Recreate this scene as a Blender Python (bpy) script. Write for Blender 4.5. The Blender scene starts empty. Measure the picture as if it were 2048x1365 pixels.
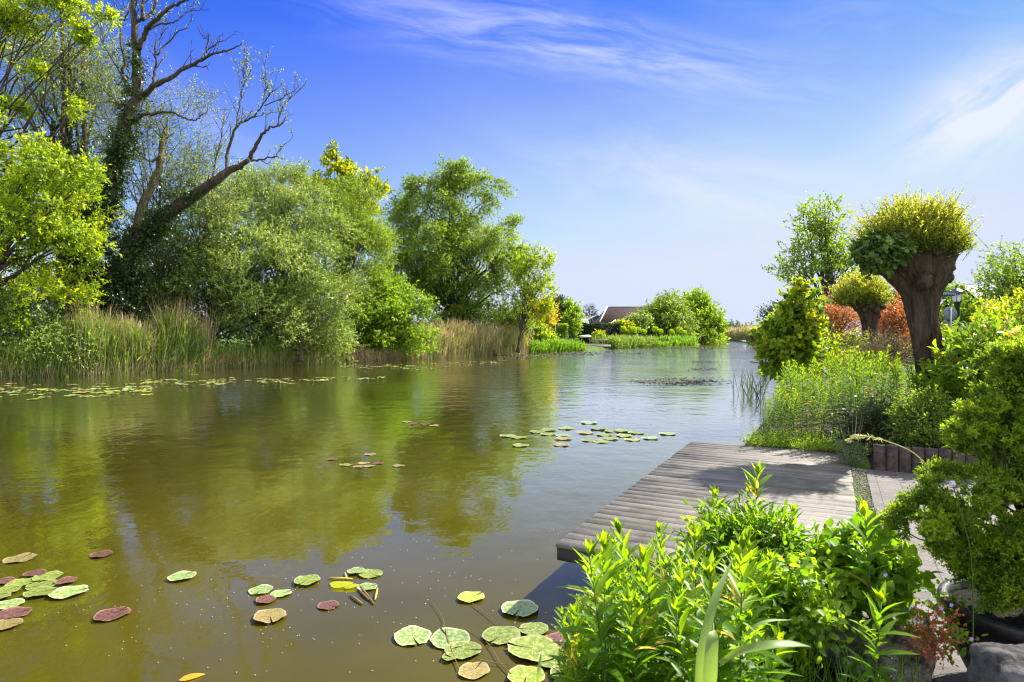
import bpy, math, random
import numpy as np
R = math.radians
rng = np.random.default_rng(7)
random.seed(7)
scene = bpy.context.scene
COL = scene.collection

# ------------------------------------------------------------------ camera
F, CX, HY, CAMZ = 1250.0, 1024.0, 668.0, 1.95
cam_d = bpy.data.cameras.new("camera")
cam = bpy.data.objects.new("camera", cam_d); COL.objects.link(cam)
cam.location = (0, 0, CAMZ); cam.rotation_euler = (R(90), 0, 0)
cam_d.sensor_width = 36; cam_d.lens = F / 2048 * 36
cam_d.shift_y = (HY - 682.5) / 2048
cam_d.clip_start = 0.05; cam_d.clip_end = 9000
cam_d.dof.use_dof = True; cam_d.dof.focus_distance = 11; cam_d.dof.aperture_fstop = 6.3
scene.camera = cam

# ------------------------------------------------------------------ light
SUN_AZ, SUN_EL = 57.0, 42.0          # degrees to the right of the view axis (+Y), above the horizon
sv = np.array([math.sin(R(SUN_AZ)) * math.cos(R(SUN_EL)), math.cos(R(SUN_AZ)) * math.cos(R(SUN_EL)), math.sin(R(SUN_EL))])
sun_d = bpy.data.lights.new("sun", 'SUN'); sun_d.energy = 5.0; sun_d.angle = R(0.5); sun_d.color = (1, 0.95, 0.86)
sun = bpy.data.objects.new("sun", sun_d); COL.objects.link(sun)
from mathutils import Vector, Matrix
sun.rotation_euler = Vector(sv).to_track_quat('Z', 'Y').to_euler()
sun.location = (30, 30, 40)

def node(nt, kind, ins=None, **props):
    n = nt.nodes.new(kind)
    for k, v in props.items(): setattr(n, k, v)
    for k, v in (ins or {}).items():
        s = n.inputs[k]
        if hasattr(v, 'outputs'): v = v.outputs[0]
        if isinstance(v, bpy.types.NodeSocket): nt.links.new(v, s)
        else: s.default_value = v
    return n
def M2(nt, op, a, b=0.0, c=0.0, clamp=False):
    return node(nt, 'ShaderNodeMath', {0: a, 1: b, 2: c}, operation=op, use_clamp=clamp).outputs[0]
def mixc(nt, fac, a, b, mode='MIX'):
    n = nt.nodes.new('ShaderNodeMix'); n.data_type = 'RGBA'; n.blend_type = mode
    for s, v in ((n.inputs[0], fac), (n.inputs[6], a), (n.inputs[7], b)):
        if isinstance(v, bpy.types.NodeSocket): nt.links.new(v, s)
        else: s.default_value = v if not isinstance(v, tuple) or len(v) == 4 else (*v, 1)
    return n.outputs[2]
def ramp(nt, fac, stops):
    n = nt.nodes.new('ShaderNodeValToRGB'); nt.links.new(fac, n.inputs[0])
    cr = n.color_ramp
    while len(cr.elements) < len(stops): cr.elements.new(0.5)
    for e, (p, c) in zip(cr.elements, stops):
        e.position = p; e.color = (*c, 1) if len(c) == 3 else c
    return n.outputs[0]

# ------------------------------------------------------------------ world
world = bpy.data.worlds.new("World"); scene.world = world; world.use_nodes = True
wt = world.node_tree; wt.nodes.clear()
sky = node(wt, 'ShaderNodeTexSky', sky_type='NISHITA', sun_disc=False, sun_elevation=R(SUN_EL), sun_rotation=R(SUN_AZ),
           altitude=0, air_density=1.0, dust_density=0.35, ozone_density=3.0)
tc = node(wt, 'ShaderNodeTexCoord')
sep = node(wt, 'ShaderNodeSeparateXYZ', {0: tc.outputs['Generated']})
dx, dy, dz = sep.outputs
dys = M2(wt, 'MAXIMUM', dy, 0.08)
gx = M2(wt, 'DIVIDE', dx, dys); gz = M2(wt, 'DIVIDE', dz, dys)
hs = node(wt, 'ShaderNodeHueSaturation', {'Saturation': 1.28, 'Hue': 0.52, 'Value': 0.90, 'Color': sky})
elev = node(wt, 'ShaderNodeMapRange', {0: dz, 1: -0.02, 2: 0.42, 3: 1.0, 4: 0.0}, interpolation_type='SMOOTHERSTEP')
# pale summer haze low in the sky, a deeper blue high up
tint = ramp(wt, elev.outputs[0], [(0.0, (0.50, 0.72, 1.25)), (0.35, (0.78, 0.92, 1.18)), (0.8, (0.98, 0.98, 1.05)), (1.0, (0.92, 0.93, 1.05))])
base = mixc(wt, 1.0, mixc(wt, 1.0, hs.outputs[0], tint, 'MULTIPLY'), (3.3, 3.65, 4.65, 1), 'DARKEN')
side = node(wt, 'ShaderNodeMapRange', {0: gx, 1: -0.55, 2: 0.65, 3: 0.0, 4: 1.0}, interpolation_type='SMOOTHSTEP').outputs[0]
low = node(wt, 'ShaderNodeMapRange', {0: gz, 1: 0.0, 2: 0.52, 3: 1.0, 4: 0.0}, interpolation_type='LINEAR').outputs[0]
veil = M2(wt, 'MULTIPLY', low, M2(wt, 'MULTIPLY_ADD', side, 0.75, 0.42), clamp=True)
CLOUD = (3.9, 4.15, 4.7, 1)
def streak(cx, cz, ang, half_len, half_w, scale, stretch, lo, hi, seed, gain):
    ca, sa = math.cos(ang), math.sin(ang)
    ux = M2(wt, 'SUBTRACT', gx, cx); uz = M2(wt, 'SUBTRACT', gz, cz)
    a = M2(wt, 'ADD', M2(wt, 'MULTIPLY', ux, ca), M2(wt, 'MULTIPLY', uz, sa))
    b = M2(wt, 'SUBTRACT', M2(wt, 'MULTIPLY', uz, ca), M2(wt, 'MULTIPLY', ux, sa))
    bend = node(wt, 'ShaderNodeTexNoise', {'Vector': node(wt, 'ShaderNodeCombineXYZ', {0: a, 1: seed, 2: 0.0}), 'Scale': 4.0, 'Detail': 2.0})
    b = M2(wt, 'ADD', b, M2(wt, 'MULTIPLY', M2(wt, 'SUBTRACT', bend.outputs[0], 0.5), half_w * 1.1))
    v = node(wt, 'ShaderNodeCombineXYZ', {0: M2(wt, 'MULTIPLY', a, 1.0 / stretch), 1: b, 2: seed})
    n = node(wt, 'ShaderNodeTexNoise', {'Vector': v, 'Scale': scale, 'Detail': 9.0, 'Roughness': 0.62, 'Distortion': 0.5})
    m = node(wt, 'ShaderNodeMapRange', {0: n.outputs[0], 1: lo, 2: hi, 3: 0.0, 4: 1.0}, interpolation_type='SMOOTHSTEP').outputs[0]
    ga = M2(wt, 'POWER', M2(wt, 'DIVIDE', a, half_len), 2.0); gb = M2(wt, 'POWER', M2(wt, 'DIVIDE', b, half_w), 2.0)
    g = M2(wt, 'EXPONENT', M2(wt, 'MULTIPLY', M2(wt, 'ADD', ga, gb), -1.0))
    return M2(wt, 'MULTIPLY', M2(wt, 'MULTIPLY', m, g), gain)
s1 = streak(0.10, 0.462, -0.17, 0.36, 0.048, 22, 6, 0.33, 0.74, 1.3, 0.78)
s2 = streak(0.76, 0.365, 0.55, 0.15, 0.07, 16, 3.5, 0.24, 0.60, 5.1, 1.25)
s3 = streak(0.34, 0.21, -0.22, 0.30, 0.10, 9, 3, 0.30, 0.75, 9.4, 0.75)
s4 = streak(-0.50, 0.33, -0.6, 0.22, 0.04, 14, 5, 0.34, 0.85, 2.2, 0.30)
s5 = streak(0.55, 0.50, -0.05, 0.35, 0.12, 12, 5, 0.30, 0.9, 7.7, 0.25)
cl = M2(wt, 'ADD', M2(wt, 'ADD', s1, s2), M2(wt, 'ADD', M2(wt, 'ADD', s3, s4), s5), clamp=True)
cl = M2(wt, 'MULTIPLY', cl, node(wt, 'ShaderNodeMapRange', {0: dy, 1: 0.1, 2: 0.3, 3: 0.0, 4: 1.0}).outputs[0])
c1 = mixc(wt, M2(wt, 'MULTIPLY', veil, 0.95), base, (3.35, 3.7, 4.65, 1))
c2 = mixc(wt, cl, c1, CLOUD)
# added bright cloud patches, unseen behind and above the viewer, to fill the shade
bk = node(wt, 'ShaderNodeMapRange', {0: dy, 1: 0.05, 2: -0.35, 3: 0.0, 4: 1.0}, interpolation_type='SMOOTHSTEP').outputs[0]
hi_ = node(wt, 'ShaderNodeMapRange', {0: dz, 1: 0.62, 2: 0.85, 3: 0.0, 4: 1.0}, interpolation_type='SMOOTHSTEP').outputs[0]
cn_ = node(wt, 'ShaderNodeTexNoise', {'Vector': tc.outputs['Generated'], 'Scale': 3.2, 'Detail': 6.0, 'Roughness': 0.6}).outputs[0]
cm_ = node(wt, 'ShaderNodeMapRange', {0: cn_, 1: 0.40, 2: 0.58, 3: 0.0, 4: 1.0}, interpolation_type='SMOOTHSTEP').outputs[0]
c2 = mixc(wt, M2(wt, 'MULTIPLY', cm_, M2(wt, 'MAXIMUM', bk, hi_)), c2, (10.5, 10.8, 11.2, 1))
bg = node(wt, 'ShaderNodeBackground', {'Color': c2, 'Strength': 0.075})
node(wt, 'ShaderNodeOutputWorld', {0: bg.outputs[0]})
vs = scene.view_settings
vs.view_transform = 'Standard'; vs.look = 'None'; vs.gamma = 1; vs.use_curve_mapping = False; vs.exposure = 1.5
cy = scene.cycles
cy.max_bounces = 7; cy.diffuse_bounces = 3; cy.glossy_bounces = 3; cy.transmission_bounces = 4; cy.transparent_max_bounces = 8
cy.sample_clamp_indirect = 6; cy.use_denoising = True; cy.filter_width = 1.15

# ------------------------------------------------------------------ geometry helpers
def P(px, py, Y): return np.array([(px - CX) / F * Y, Y, CAMZ - (py - HY) / F * Y])
def G(px, py, z=0.0):
    Y = (CAMZ - z) * F / (py - HY)
    return np.array([(px - CX) / F * Y, Y, z])
def nrm(v): return v / np.maximum(np.linalg.norm(v, axis=-1, keepdims=True), 1e-9)
def ru(n): return nrm(rng.normal(size=(n, 3)))
ORG = {}
class MB:
    def __init__(s): s.v = []; s.q = []; s.t = []; s.r = []; s.n = 0
    def add(s, v, quads=None, tris=None, rnd=None):
        v = np.asarray(v, float).reshape(-1, 3)
        if quads is not None and len(quads): s.q.append(np.asarray(quads, int).reshape(-1, 4) + s.n)
        if tris is not None and len(tris): s.t.append(np.asarray(tris, int).reshape(-1, 3) + s.n)
        r = np.full(len(v), rng.random()) if rnd is None else (np.full(len(v), float(rnd)) if np.ndim(rnd) == 0 else np.asarray(rnd, float).ravel())
        s.v.append(v); s.r.append(r); s.n += len(v)
    def build(s, name, mat, parent=None, loc=None, smooth=False):
        V = np.concatenate(s.v); q = np.concatenate(s.q) if s.q else np.zeros((0, 4), int); t = np.concatenate(s.t) if s.t else np.zeros((0, 3), int)
        o0 = np.array(ORG[parent.name]) if parent is not None else np.array(loc if loc is not None else (0, 0, 0), float)
        me = bpy.data.meshes.new(name)
        me.vertices.add(len(V)); me.vertices.foreach_set('co', (V - o0).astype(np.float32).ravel())
        idx = np.concatenate([q.ravel(), t.ravel()]); nl = len(idx)
        me.loops.add(nl); me.loops.foreach_set('vertex_index', idx.astype(np.int32))
        st = np.concatenate([np.arange(len(q)) * 4, len(q) * 4 + np.arange(len(t)) * 3])
        me.polygons.add(len(st)); me.polygons.foreach_set('loop_start', st.astype(np.int32))
        if smooth: me.polygons.foreach_set('use_smooth', np.ones(len(st), bool))
        me.update(calc_edges=True)
        a = me.attributes.new('rnd', 'FLOAT', 'POINT'); a.data.foreach_set('value', np.concatenate(s.r).astype(np.float32))
        me.materials.append(mat)
        ob = bpy.data.objects.new(name, me); COL.objects.link(ob)
        if parent is not None: ob.parent = parent
        else: ob.location = o0
        ORG[ob.name] = o0
        return ob
def tag(o, label, cat, group=None):
    o['label'] = label; o['category'] = cat
    if group: o['group'] = group
    return o
def kind(o, k='structure'): o['kind'] = k; return o
def thing(name, label, cat, loc=(0, 0, 0), group=None):
    e = bpy.data.objects.new(name, None); e.location = tuple(float(x) for x in loc); e.empty_display_size = 0.2
    COL.objects.link(e); ORG[e.name] = np.array(loc, float)
    return tag(e, label, cat, group)
def copy_tree(o, parent=None):
    c = o.copy(); COL.objects.link(c)
    if parent is not None: c.parent = parent
    for ch in [x for x in o.children]: copy_tree(ch, c)
    return c

def box(mb, lo, hi, rnd=None, M=None):
    x0, y0, z0 = lo; x1, y1, z1 = hi
    v = np.array([(x0,y0,z0),(x1,y0,z0),(x1,y1,z0),(x0,y1,z0),(x0,y0,z1),(x1,y0,z1),(x1,y1,z1),(x0,y1,z1)], float)
    if M is not None: v = M(v)
    mb.add(v, [(0,3,2,1),(4,5,6,7),(0,1,5,4),(1,2,6,5),(2,3,7,6),(3,0,4,7)], rnd=rnd)
def frame(o, ang):
    ca, sa = math.cos(ang), math.sin(ang); o = np.array(o, float)
    return lambda v: np.stack([o[0] + v[:, 0]*ca - v[:, 1]*sa, o[1] + v[:, 0]*sa + v[:, 1]*ca, o[2] + v[:, 2]], 1)
def tube(mb, pts, rad, n=8, rnd=None, cap=True, wob=0.0):
    pts = np.asarray(pts, float); k = len(pts); rad = np.broadcast_to(np.asarray(rad, float), (k,))
    t = nrm(np.gradient(pts, axis=0))
    ref = np.array([0, 0, 1.0]) if abs(t[0, 2]) < 0.9 else np.array([1.0, 0, 0])
    a = nrm(np.cross(t, ref)); 
    for i in range(1, k):                       # keep the frame from flipping
        p = a[i-1] - t[i] * np.dot(a[i-1], t[i]); a[i] = p / max(np.linalg.norm(p), 1e-9)
    b = np.cross(t, a)
    th = np.arange(n) * 2 * math.pi / n
    rr = rad[:, None] * (1 + wob * rng.normal(size=(k, n)))
    v = pts[:, None] + rr[..., None] * (np.cos(th)[None, :, None] * a[:, None] + np.sin(th)[None, :, None] * b[:, None])
    i = np.arange(k-1)[:, None]; j = np.arange(n)[None]; j2 = (j + 1) % n
    q = np.stack([i*n + j + 0*j, i*n + j2, (i+1)*n + j2, (i+1)*n + j], -1).reshape(-1, 4)
    V = v.reshape(-1, 3); tr = []
    if cap:
        V = np.concatenate([V, pts[:1], pts[-1:]]); c0, c1 = k*n, k*n+1
        tr = [(c0, (x+1) % n, x) for x in range(n)] + [(c1, (k-1)*n + x, (k-1)*n + (x+1) % n) for x in range(n)]
    mb.add(V, q, tr, rnd=rnd)
def smooth_path(pts, m=4):
    pts = np.asarray(pts, float); k = len(pts)
    if k < 3: return np.array([pts[0] + (pts[-1]-pts[0]) * u for u in np.linspace(0, 1, m+1)])
    e = np.concatenate([[2*pts[0]-pts[1]], pts, [2*pts[-1]-pts[-2]]]); out = []
    for i in range(1, k):
        p0, p1, p2, p3 = e[i-1], e[i], e[i+1], e[i+2]
        for u in np.arange(m) / m:
            out.append(0.5*((2*p1)+(-p0+p2)*u+(2*p0-5*p1+4*p2-p3)*u*u+(-p0+3*p1-3*p2+p3)*u**3))
    out.append(pts[-1]); return np.array(out)
def lathe(mb, prof, c=(0, 0, 0), n=24, rnd=None):
    prof = np.array(prof, float); k = len(prof); th = np.arange(n) * 2*math.pi/n
    v = np.stack([c[0] + prof[:, 0:1]*np.cos(th), c[1] + prof[:, 0:1]*np.sin(th), c[2] + prof[:, 1:2] + 0*th], -1)
    i = np.arange(k-1)[:, None]; j = np.arange(n)[None]; j2 = (j+1) % n
    mb.add(v.reshape(-1, 3), np.stack([i*n+j, i*n+j2, (i+1)*n+j2, (i+1)*n+j], -1).reshape(-1, 4), rnd=rnd)

DIAMOND = ((0, 0.0), (0.45, 1.0), (1, 0.0))
BLADE = ((0, .12), (.18, .62), (.42, 1.0), (.7, .72), (1, .03))
BLADE4 = ((0, .15), (.35, 1.0), (.7, .7), (1, .03))
OVATE = ((0, .25), (.2, .9), (.45, 1.0), (.75, .7), (1, .05))
STRAP = ((0, .7), (.25, .95), (.5, 1.0), (.75, .75), (1, .04))
def leaves(mb, base, axis, normal, ln, wd, shape=DIAMOND, droop=0.0, fold=0.0, rnd=None):
    n = len(base)
    if n == 0: return
    axis = nrm(axis); normal = nrm(normal - axis * np.sum(normal*axis, 1, keepdims=True)); side = np.cross(axis, normal)
    ln = np.broadcast_to(np.asarray(ln, float), (n,))[:, None]; wd = np.broadcast_to(np.asarray(wd, float), (n,))[:, None]
    rnd = rng.random(n) if rnd is None else np.broadcast_to(rnd, (n,))
    droop = np.broadcast_to(np.asarray(droop, float), (n,))[:, None]
    if shape is DIAMOND:
        mid = base + axis*ln*0.45 + normal*wd*0.12
        v = np.stack([base, mid - side*wd/2, base + axis*ln, mid + side*wd/2], 1)
        mb.add(v, np.arange(n*4).reshape(n, 4), rnd=np.repeat(rnd, 4)); return
    vs_ = []
    for t, w in shape:
        c = base + axis*ln*t - normal*ln*droop*t*t
        vs_ += [c - side*wd*w/2 + normal*wd*w*fold, c, c + side*wd*w/2 + normal*wd*w*fold]
    K = len(shape); v = np.stack(vs_, 1); q = []
    for i in range(K-1):
        a = 3*i; q += [(a, a+1, a+4, a+3), (a+1, a+2, a+5, a+4)]
    q = np.array(q)[None] + (np.arange(n)*3*K)[:, None, None]
    mb.add(v, q.reshape(-1, 4), rnd=np.repeat(rnd, 3*K))

def sprays(mb, st, d, L, K, grav=0.0, ll=.1, lw=.04, spread=.8, up=.4, shape=DIAMOND, tw=None, twr=0.004, outn=None, tone=None, t0=.12, **kw):
    S = len(st); L = np.broadcast_to(np.asarray(L, float), (S,))
    t = np.linspace(t0, 1, K)[None] + rng.uniform(-.04, .04, (S, K))
    g = np.zeros(3); g[2] = -1
    s = (L[:, None]*t)[..., None]
    pos = st[:, None] + d[:, None]*s + g*grav*s*s
    dt = nrm(d[:, None] + 2*g*grav*s)
    ax = nrm(dt*.55 + rng.normal(size=(S, K, 3))*spread*.6)
    nn = rng.normal(size=(S, K, 3))*.55 + np.array([0, 0, up])
    if outn is not None: nn = nn + outn[:, None]*.6
    sz = rng.uniform(.65, 1.25, (S, K)).ravel()
    rd = rng.random((S, K)) if tone is None else np.clip(tone[:, None] + rng.normal(size=(S, K))*.16 + (t-.5)*.2, 0, 1)
    leaves(mb, pos.reshape(-1, 3), ax.reshape(-1, 3), nn.reshape(-1, 3), ll*sz, lw*sz, shape, rnd=rd.ravel(), **kw)
    if tw is not None:                          # the twig itself, three-sided and tapering
        tt = np.linspace(0, 1, 4)[None]; s = (L[:, None]*tt)[..., None]
        c = st[:, None] + d[:, None]*s + g*grav*s*s
        a = nrm(np.cross(d, rng.normal(size=(S, 3)))); b = np.cross(d, a)
        r = twr*np.array([1, .8, .55, .2])[None, :, None, None]
        ang = np.array([0, 2.094, 4.189])
        v = c[:, :, None] + r*(np.cos(ang)[None, None, :, None]*a[:, None, None] + np.sin(ang)[None, None, :, None]*b[:, None, None])
        q = np.array([(i*3+j, i*3+(j+1) % 3, (i+1)*3+(j+1) % 3, (i+1)*3+j) for i in range(3) for j in range(3)])
        tw.add(v, (q[None] + (np.arange(S)*12)[:, None, None]).reshape(-1, 4), rnd=np.repeat(rng.random(S), 12))

def blob(px, py, Y, rx, ry, rd=None):
    c = P(px, py, Y); a = rx/F*Y; b = ry/F*Y
    return (c, np.array([a, rd if rd else (a+b)/2, b]))
def clusters(blobs, n, shell=.45, zmin=None):
    w = np.array([(b[1][0]*b[1][2])**.95 for b in blobs]); w /= w.sum()
    ids = rng.choice(len(blobs), n*2, p=w); d = ru(n*2); r = rng.random(n*2)**shell
    C = np.array([b[0] for b in blobs])[ids]; Rr = np.array([b[1] for b in blobs])[ids]
    c = C + d*Rr*r[:, None]
    ok = np.ones(len(c), bool) if zmin is None else c[:, 2] > zmin
    return c[ok][:n], nrm(d/Rr*Rr.mean())[ok][:n]
def foliage(mb, blobs, ncl, per, K, L, cr, ll, lw, grav=0., up=.5, out=.8, shell=.45, tw=None, zmin=.3, flat=.75, rand=.7, bias=None, clump=None, cper=8, **kw):
    if clump:                                   # leafy lobes: clusters sit on the upper, outer side of each lobe
        C0, o0 = clusters(blobs, max(3, ncl//cper), shell, zmin); C0 = np.repeat(C0, cper, 0); o0 = np.repeat(o0, cper, 0)
        cs = clump*np.repeat(rng.uniform(.55, 1.3, len(C0)//cper), cper)[:, None]
        dd = ru(len(C0)); bad = (dd*(o0*.6+[0, 0, .6])).sum(1) < -.2; dd[bad] *= -1
        c = C0 + dd*cs*[1, 1, .62]*rng.uniform(.55, 1, (len(C0), 1)); o = nrm(o0*.5 + dd*.9)
        ctone = np.repeat(rng.random(len(C0)//cper), cper)
    else:
        c, o = clusters(blobs, ncl, shell, zmin); ctone = None
    n = len(c); st = np.repeat(c, per, 0) + rng.normal(size=(n*per, 3))*cr*np.array([1, 1, flat])*.6
    oo = np.repeat(o, per, 0)
    d = oo*out + np.array([0, 0, up]) + rng.normal(size=oo.shape)*rand
    if bias is not None: d = d + np.array(bias)
    tone = np.repeat(rng.random(n) if ctone is None else ctone*.6+rng.random(n)*.4, per)*.6 + .2
    st[:, 2] = np.maximum(st[:, 2], zmin if zmin else -9)
    sprays(mb, st, nrm(d), L*rng.uniform(.6, 1.25, n*per), K, grav, ll, lw, outn=oo, tw=tw, tone=tone, **kw)
    return c
def limb(mb, a, b, r0, r1, sag=.15, n=5, seg=6):
    a = np.asarray(a, float); b = np.asarray(b, float); L = np.linalg.norm(b-a)
    u = np.linspace(0, 1, n+1)[:, None]
    p = a + (b-a)*u; p[:, 2] += (np.sin(u[:, 0]*math.pi)*-sag*0 + (u[:, 0]**.7 - u[:, 0])*sag*L)
    p[1:-1] += rng.normal(size=(n-1, 3))*L*.03
    tube(mb, p, np.linspace(r0, r1, n+1), seg)

# ------------------------------------------------------------------ materials
def newmat(name):
    m = bpy.data.materials.new(name); m.use_nodes = True; nt = m.node_tree; nt.nodes.clear()
    return m, nt
def finish(nt, sh): node(nt, 'ShaderNodeOutputMaterial', {0: sh})
def leafmat(name, dark, mid, tip, trans=.42, tcol=None, rough=.5, spec=.35, nscale=.8, tgain=1.9, old=False):
    m, nt = newmat(name)
    at = node(nt, 'ShaderNodeAttribute', attribute_name='rnd').outputs['Fac']
    oc = node(nt, 'ShaderNodeTexCoord').outputs['Object']
    nz = node(nt, 'ShaderNodeTexNoise', {'Vector': oc, 'Scale': nscale, 'Detail': 2.0}).outputs[0]
    f = M2(nt, 'ADD', M2(nt, 'MULTIPLY', at, .75), M2(nt, 'MULTIPLY', M2(nt, 'SUBTRACT', nz, .38), 1.0), clamp=True)
    c = ramp(nt, f, [(0.0, dark), (.5, mid), (1.0, tip)])
    c = mixc(nt, node(nt, 'ShaderNodeMapRange', {0: at, 1: .985, 2: .995, 3: 0.0, 4: 1.0}).outputs[0], c, (.40, .30, .06, 1)) if old else c
    pr = node(nt, 'ShaderNodeBsdfPrincipled', {'Base Color': c, 'Roughness': rough, 'Specular IOR Level': spec})
    tcx = mixc(nt, 1.0, c, tuple(tgain*x for x in (tcol or (1.25, 1.15, .45))), 'MULTIPLY')
    tr = node(nt, 'ShaderNodeBsdfTranslucent', {'Color': tcx})
    finish(nt, node(nt, 'ShaderNodeMixShader', {0: trans, 1: pr.outputs[0], 2: tr.outputs[0]}).outputs[0])
    return m
def bark(name, c1, c2, scale=6, stretch=.25, bump=.6, dist=.03):
    m, nt = newmat(name)
    oc = node(nt, 'ShaderNodeTexCoord').outputs['Object']
    mp = node(nt, 'ShaderNodeMapping', {'Vector': oc, 'Scale': (1, 1, stretch)})
    nz = node(nt, 'ShaderNodeTexNoise', {'Vector': mp, 'Scale': scale, 'Detail': 7.0, 'Roughness': .65, 'Distortion': .6})
    c = ramp(nt, nz.outputs[0], [(.3, c1), (.68, c2)])
    bp = node(nt, 'ShaderNodeBump', {'Strength': bump, 'Distance': dist, 'Height': nz.outputs[0]})
    finish(nt, node(nt, 'ShaderNodeBsdfPrincipled', {'Base Color': c, 'Roughness': .9, 'Specular IOR Level': .2, 'Normal': bp.outputs[0]}).outputs[0])
    return m
def plain(name, c, rough=.7, spec=.3, var=.12, scale=8, bump=0., metal=0., c2=None):
    m, nt = newmat(name)
    oc = node(nt, 'ShaderNodeTexCoord').outputs['Object']
    nz = node(nt, 'ShaderNodeTexNoise', {'Vector': oc, 'Scale': scale, 'Detail': 6.0, 'Roughness': .6})
    lo = tuple(x*(1-var*2) for x in c); hi = tuple(min(1, x*(1+var)) for x in (c2 or c))
    cc = ramp(nt, nz.outputs[0], [(.3, lo), (.7, hi)])
    ins = {'Base Color': cc, 'Roughness': rough, 'Specular IOR Level': spec, 'Metallic': metal}
    if bump: ins['Normal'] = node(nt, 'ShaderNodeBump', {'Strength': bump, 'Distance': .02, 'Height': nz.outputs[0]}).outputs[0]
    finish(nt, node(nt, 'ShaderNodeBsdfPrincipled', ins).outputs[0])
    return m
BARK = bark('bark_grey_brown', (.022, .017, .012), (.10, .082, .062))
BARKL = bark('bark_olive', (.05, .042, .02), (.16, .14, .075))
TWIG = plain('twig', (.07, .055, .035))
L_ASH = leafmat('leaf_ash', (0.087, 0.1595, 0.0087), (0.2175, 0.3117, 0.0116), (0.3915, 0.435, 0.0174), .5)
L_IVY = leafmat('leaf_ivy', (.014, .030, .007), (.035, .068, .013), (.08, .125, .025), .18, rough=.35, spec=.5)
L_WIL = leafmat('leaf_willow', (0.065, 0.115, 0.02), (0.165, 0.235, 0.05), (0.3, 0.37, 0.12), .42, rough=.42, spec=.5, nscale=.35)
L_WIG = leafmat('leaf_crack_willow', (0.055, 0.11, 0.009), (0.135, 0.215, 0.016), (0.25, 0.33, 0.028), .45, nscale=.3)
L_PALE = leafmat('leaf_pale', (0.09, 0.14, 0.03), (0.17, 0.235, 0.05), (0.26, 0.31, 0.07), .45)
L_MAP = leafmat('leaf_maple', (0.0805, 0.1495, 0.0092), (0.23, 0.2875, 0.0115), (0.414, 0.414, 0.0138), .5)
L_SHR = leafmat('leaf_shrub', (0.0625, 0.1313, 0.01), (0.15, 0.25, 0.015), (0.275, 0.3625, 0.0225), .45)
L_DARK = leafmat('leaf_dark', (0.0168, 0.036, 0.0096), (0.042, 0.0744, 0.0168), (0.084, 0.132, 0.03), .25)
L_HEDGE = leafmat('leaf_hedge', (.010, .026, .007), (.022, .048, .010), (.06, .10, .02), .22)
L_OR = leafmat('leaf_orange', (.22, .15, .02), (.50, .28, .02), (.65, .36, .03), .4, (1.1, 1, .5))
L_RED = leafmat('leaf_red', (0.1, 0.09, 0.02), (0.38, 0.13, 0.045), (0.52, 0.24, 0.07), .4, (1.2, .9, .6))
L_YEL = leafmat('leaf_yellow', (0.09, 0.16, 0.008), (0.26, 0.31, 0.012), (0.46, 0.46, 0.02), .45)
L_GOLD = leafmat('leaf_goldenrod', (0.035, 0.085, 0.006), (0.1, 0.185, 0.009), (0.22, 0.3, 0.012), .52, rough=.55, spec=.22, nscale=2, old=True)
L_CON = leafmat('leaf_conifer', (0.04, 0.09, 0.005), (0.125, 0.205, 0.01), (0.33, 0.4, 0.014), .45, nscale=7, tgain=2.2)
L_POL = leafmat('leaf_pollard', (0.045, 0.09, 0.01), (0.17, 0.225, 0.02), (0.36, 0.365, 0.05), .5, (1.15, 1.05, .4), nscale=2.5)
L_REED = leafmat('reed_green', (0.06, 0.12, 0.0192), (0.132, 0.216, 0.036), (0.264, 0.324, 0.072), .35, nscale=.5)
L_TAN = leafmat('reed_tan', (0.17, 0.125, 0.05), (0.34, 0.275, 0.13), (0.5, 0.42, 0.23), .25, (1.1, 1, .7), nscale=.5)
L_GRASS = leafmat('grass_blade', (.05, .12, .010), (.11, .22, .015), (.20, .32, .03), .45, nscale=2)
# ================================================================== THE SETTING
from mathutils.geometry import tessellate_polygon
Ld = np.array([.4585, .889]); Ud = np.array([.889, -.4585]); A0 = np.array([.314, 4.55]); ANG = math.atan2(Ud[1], Ud[0])
def D(u, v, z=.42):
    p = A0 + Ud*u + Ld*v; return np.array([p[0], p[1], z])
def Dv(a):                                            # many (u, v, z) rows to world
    a = np.asarray(a, float); p = A0 + a[:, :1]*Ud + a[:, 1:2]*Ld
    return np.concatenate([p, a[:, 2:3]], 1)
left_line = [(-150, -130), (-55, -15), (-33, 13)] + [tuple(G(*p)[:2]) for p in ((0, 758), (200, 750), (400, 740), (600, 729), (850, 718), (1055, 708), (1170, 703), (1225, 698), (1390, 691), (1440, 684.2))] + [(50, 168), (38, 184), (5, 204), (-250, 270)]
right_line = [(-60, -114), (-4.2, -5.9), (3.50, 9.1), (6.6, 15.2), (20, 41), (38, 80), (46.7, 111), (56, 147), (60, 176), (50, 196), (18, 222), (-250, 300)]
mg, nt = newmat('meadow_ground')
oc = node(nt, 'ShaderNodeTexCoord').outputs['Object']
n1 = node(nt, 'ShaderNodeTexNoise', {'Vector': oc, 'Scale': .35, 'Detail': 6.0}); n2 = node(nt, 'ShaderNodeTexNoise', {'Vector': oc, 'Scale': 9.0, 'Detail': 6.0})
f = M2(nt, 'ADD', M2(nt, 'MULTIPLY', n1, .5), M2(nt, 'MULTIPLY', n2, .5))
c = ramp(nt, f, [(.36, (.055, .040, .022)), (.46, (.05, .075, .018)), (.62, (.10, .16, .025))])
finish(nt, node(nt, 'ShaderNodeBsdfPrincipled', {'Base Color': c, 'Roughness': .95, 'Specular IOR Level': .1, 'Normal': node(nt, 'ShaderNodeBump', {'Strength': .6, 'Distance': .04, 'Height': n2.outputs[0]}).outputs[0]}).outputs[0])
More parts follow.
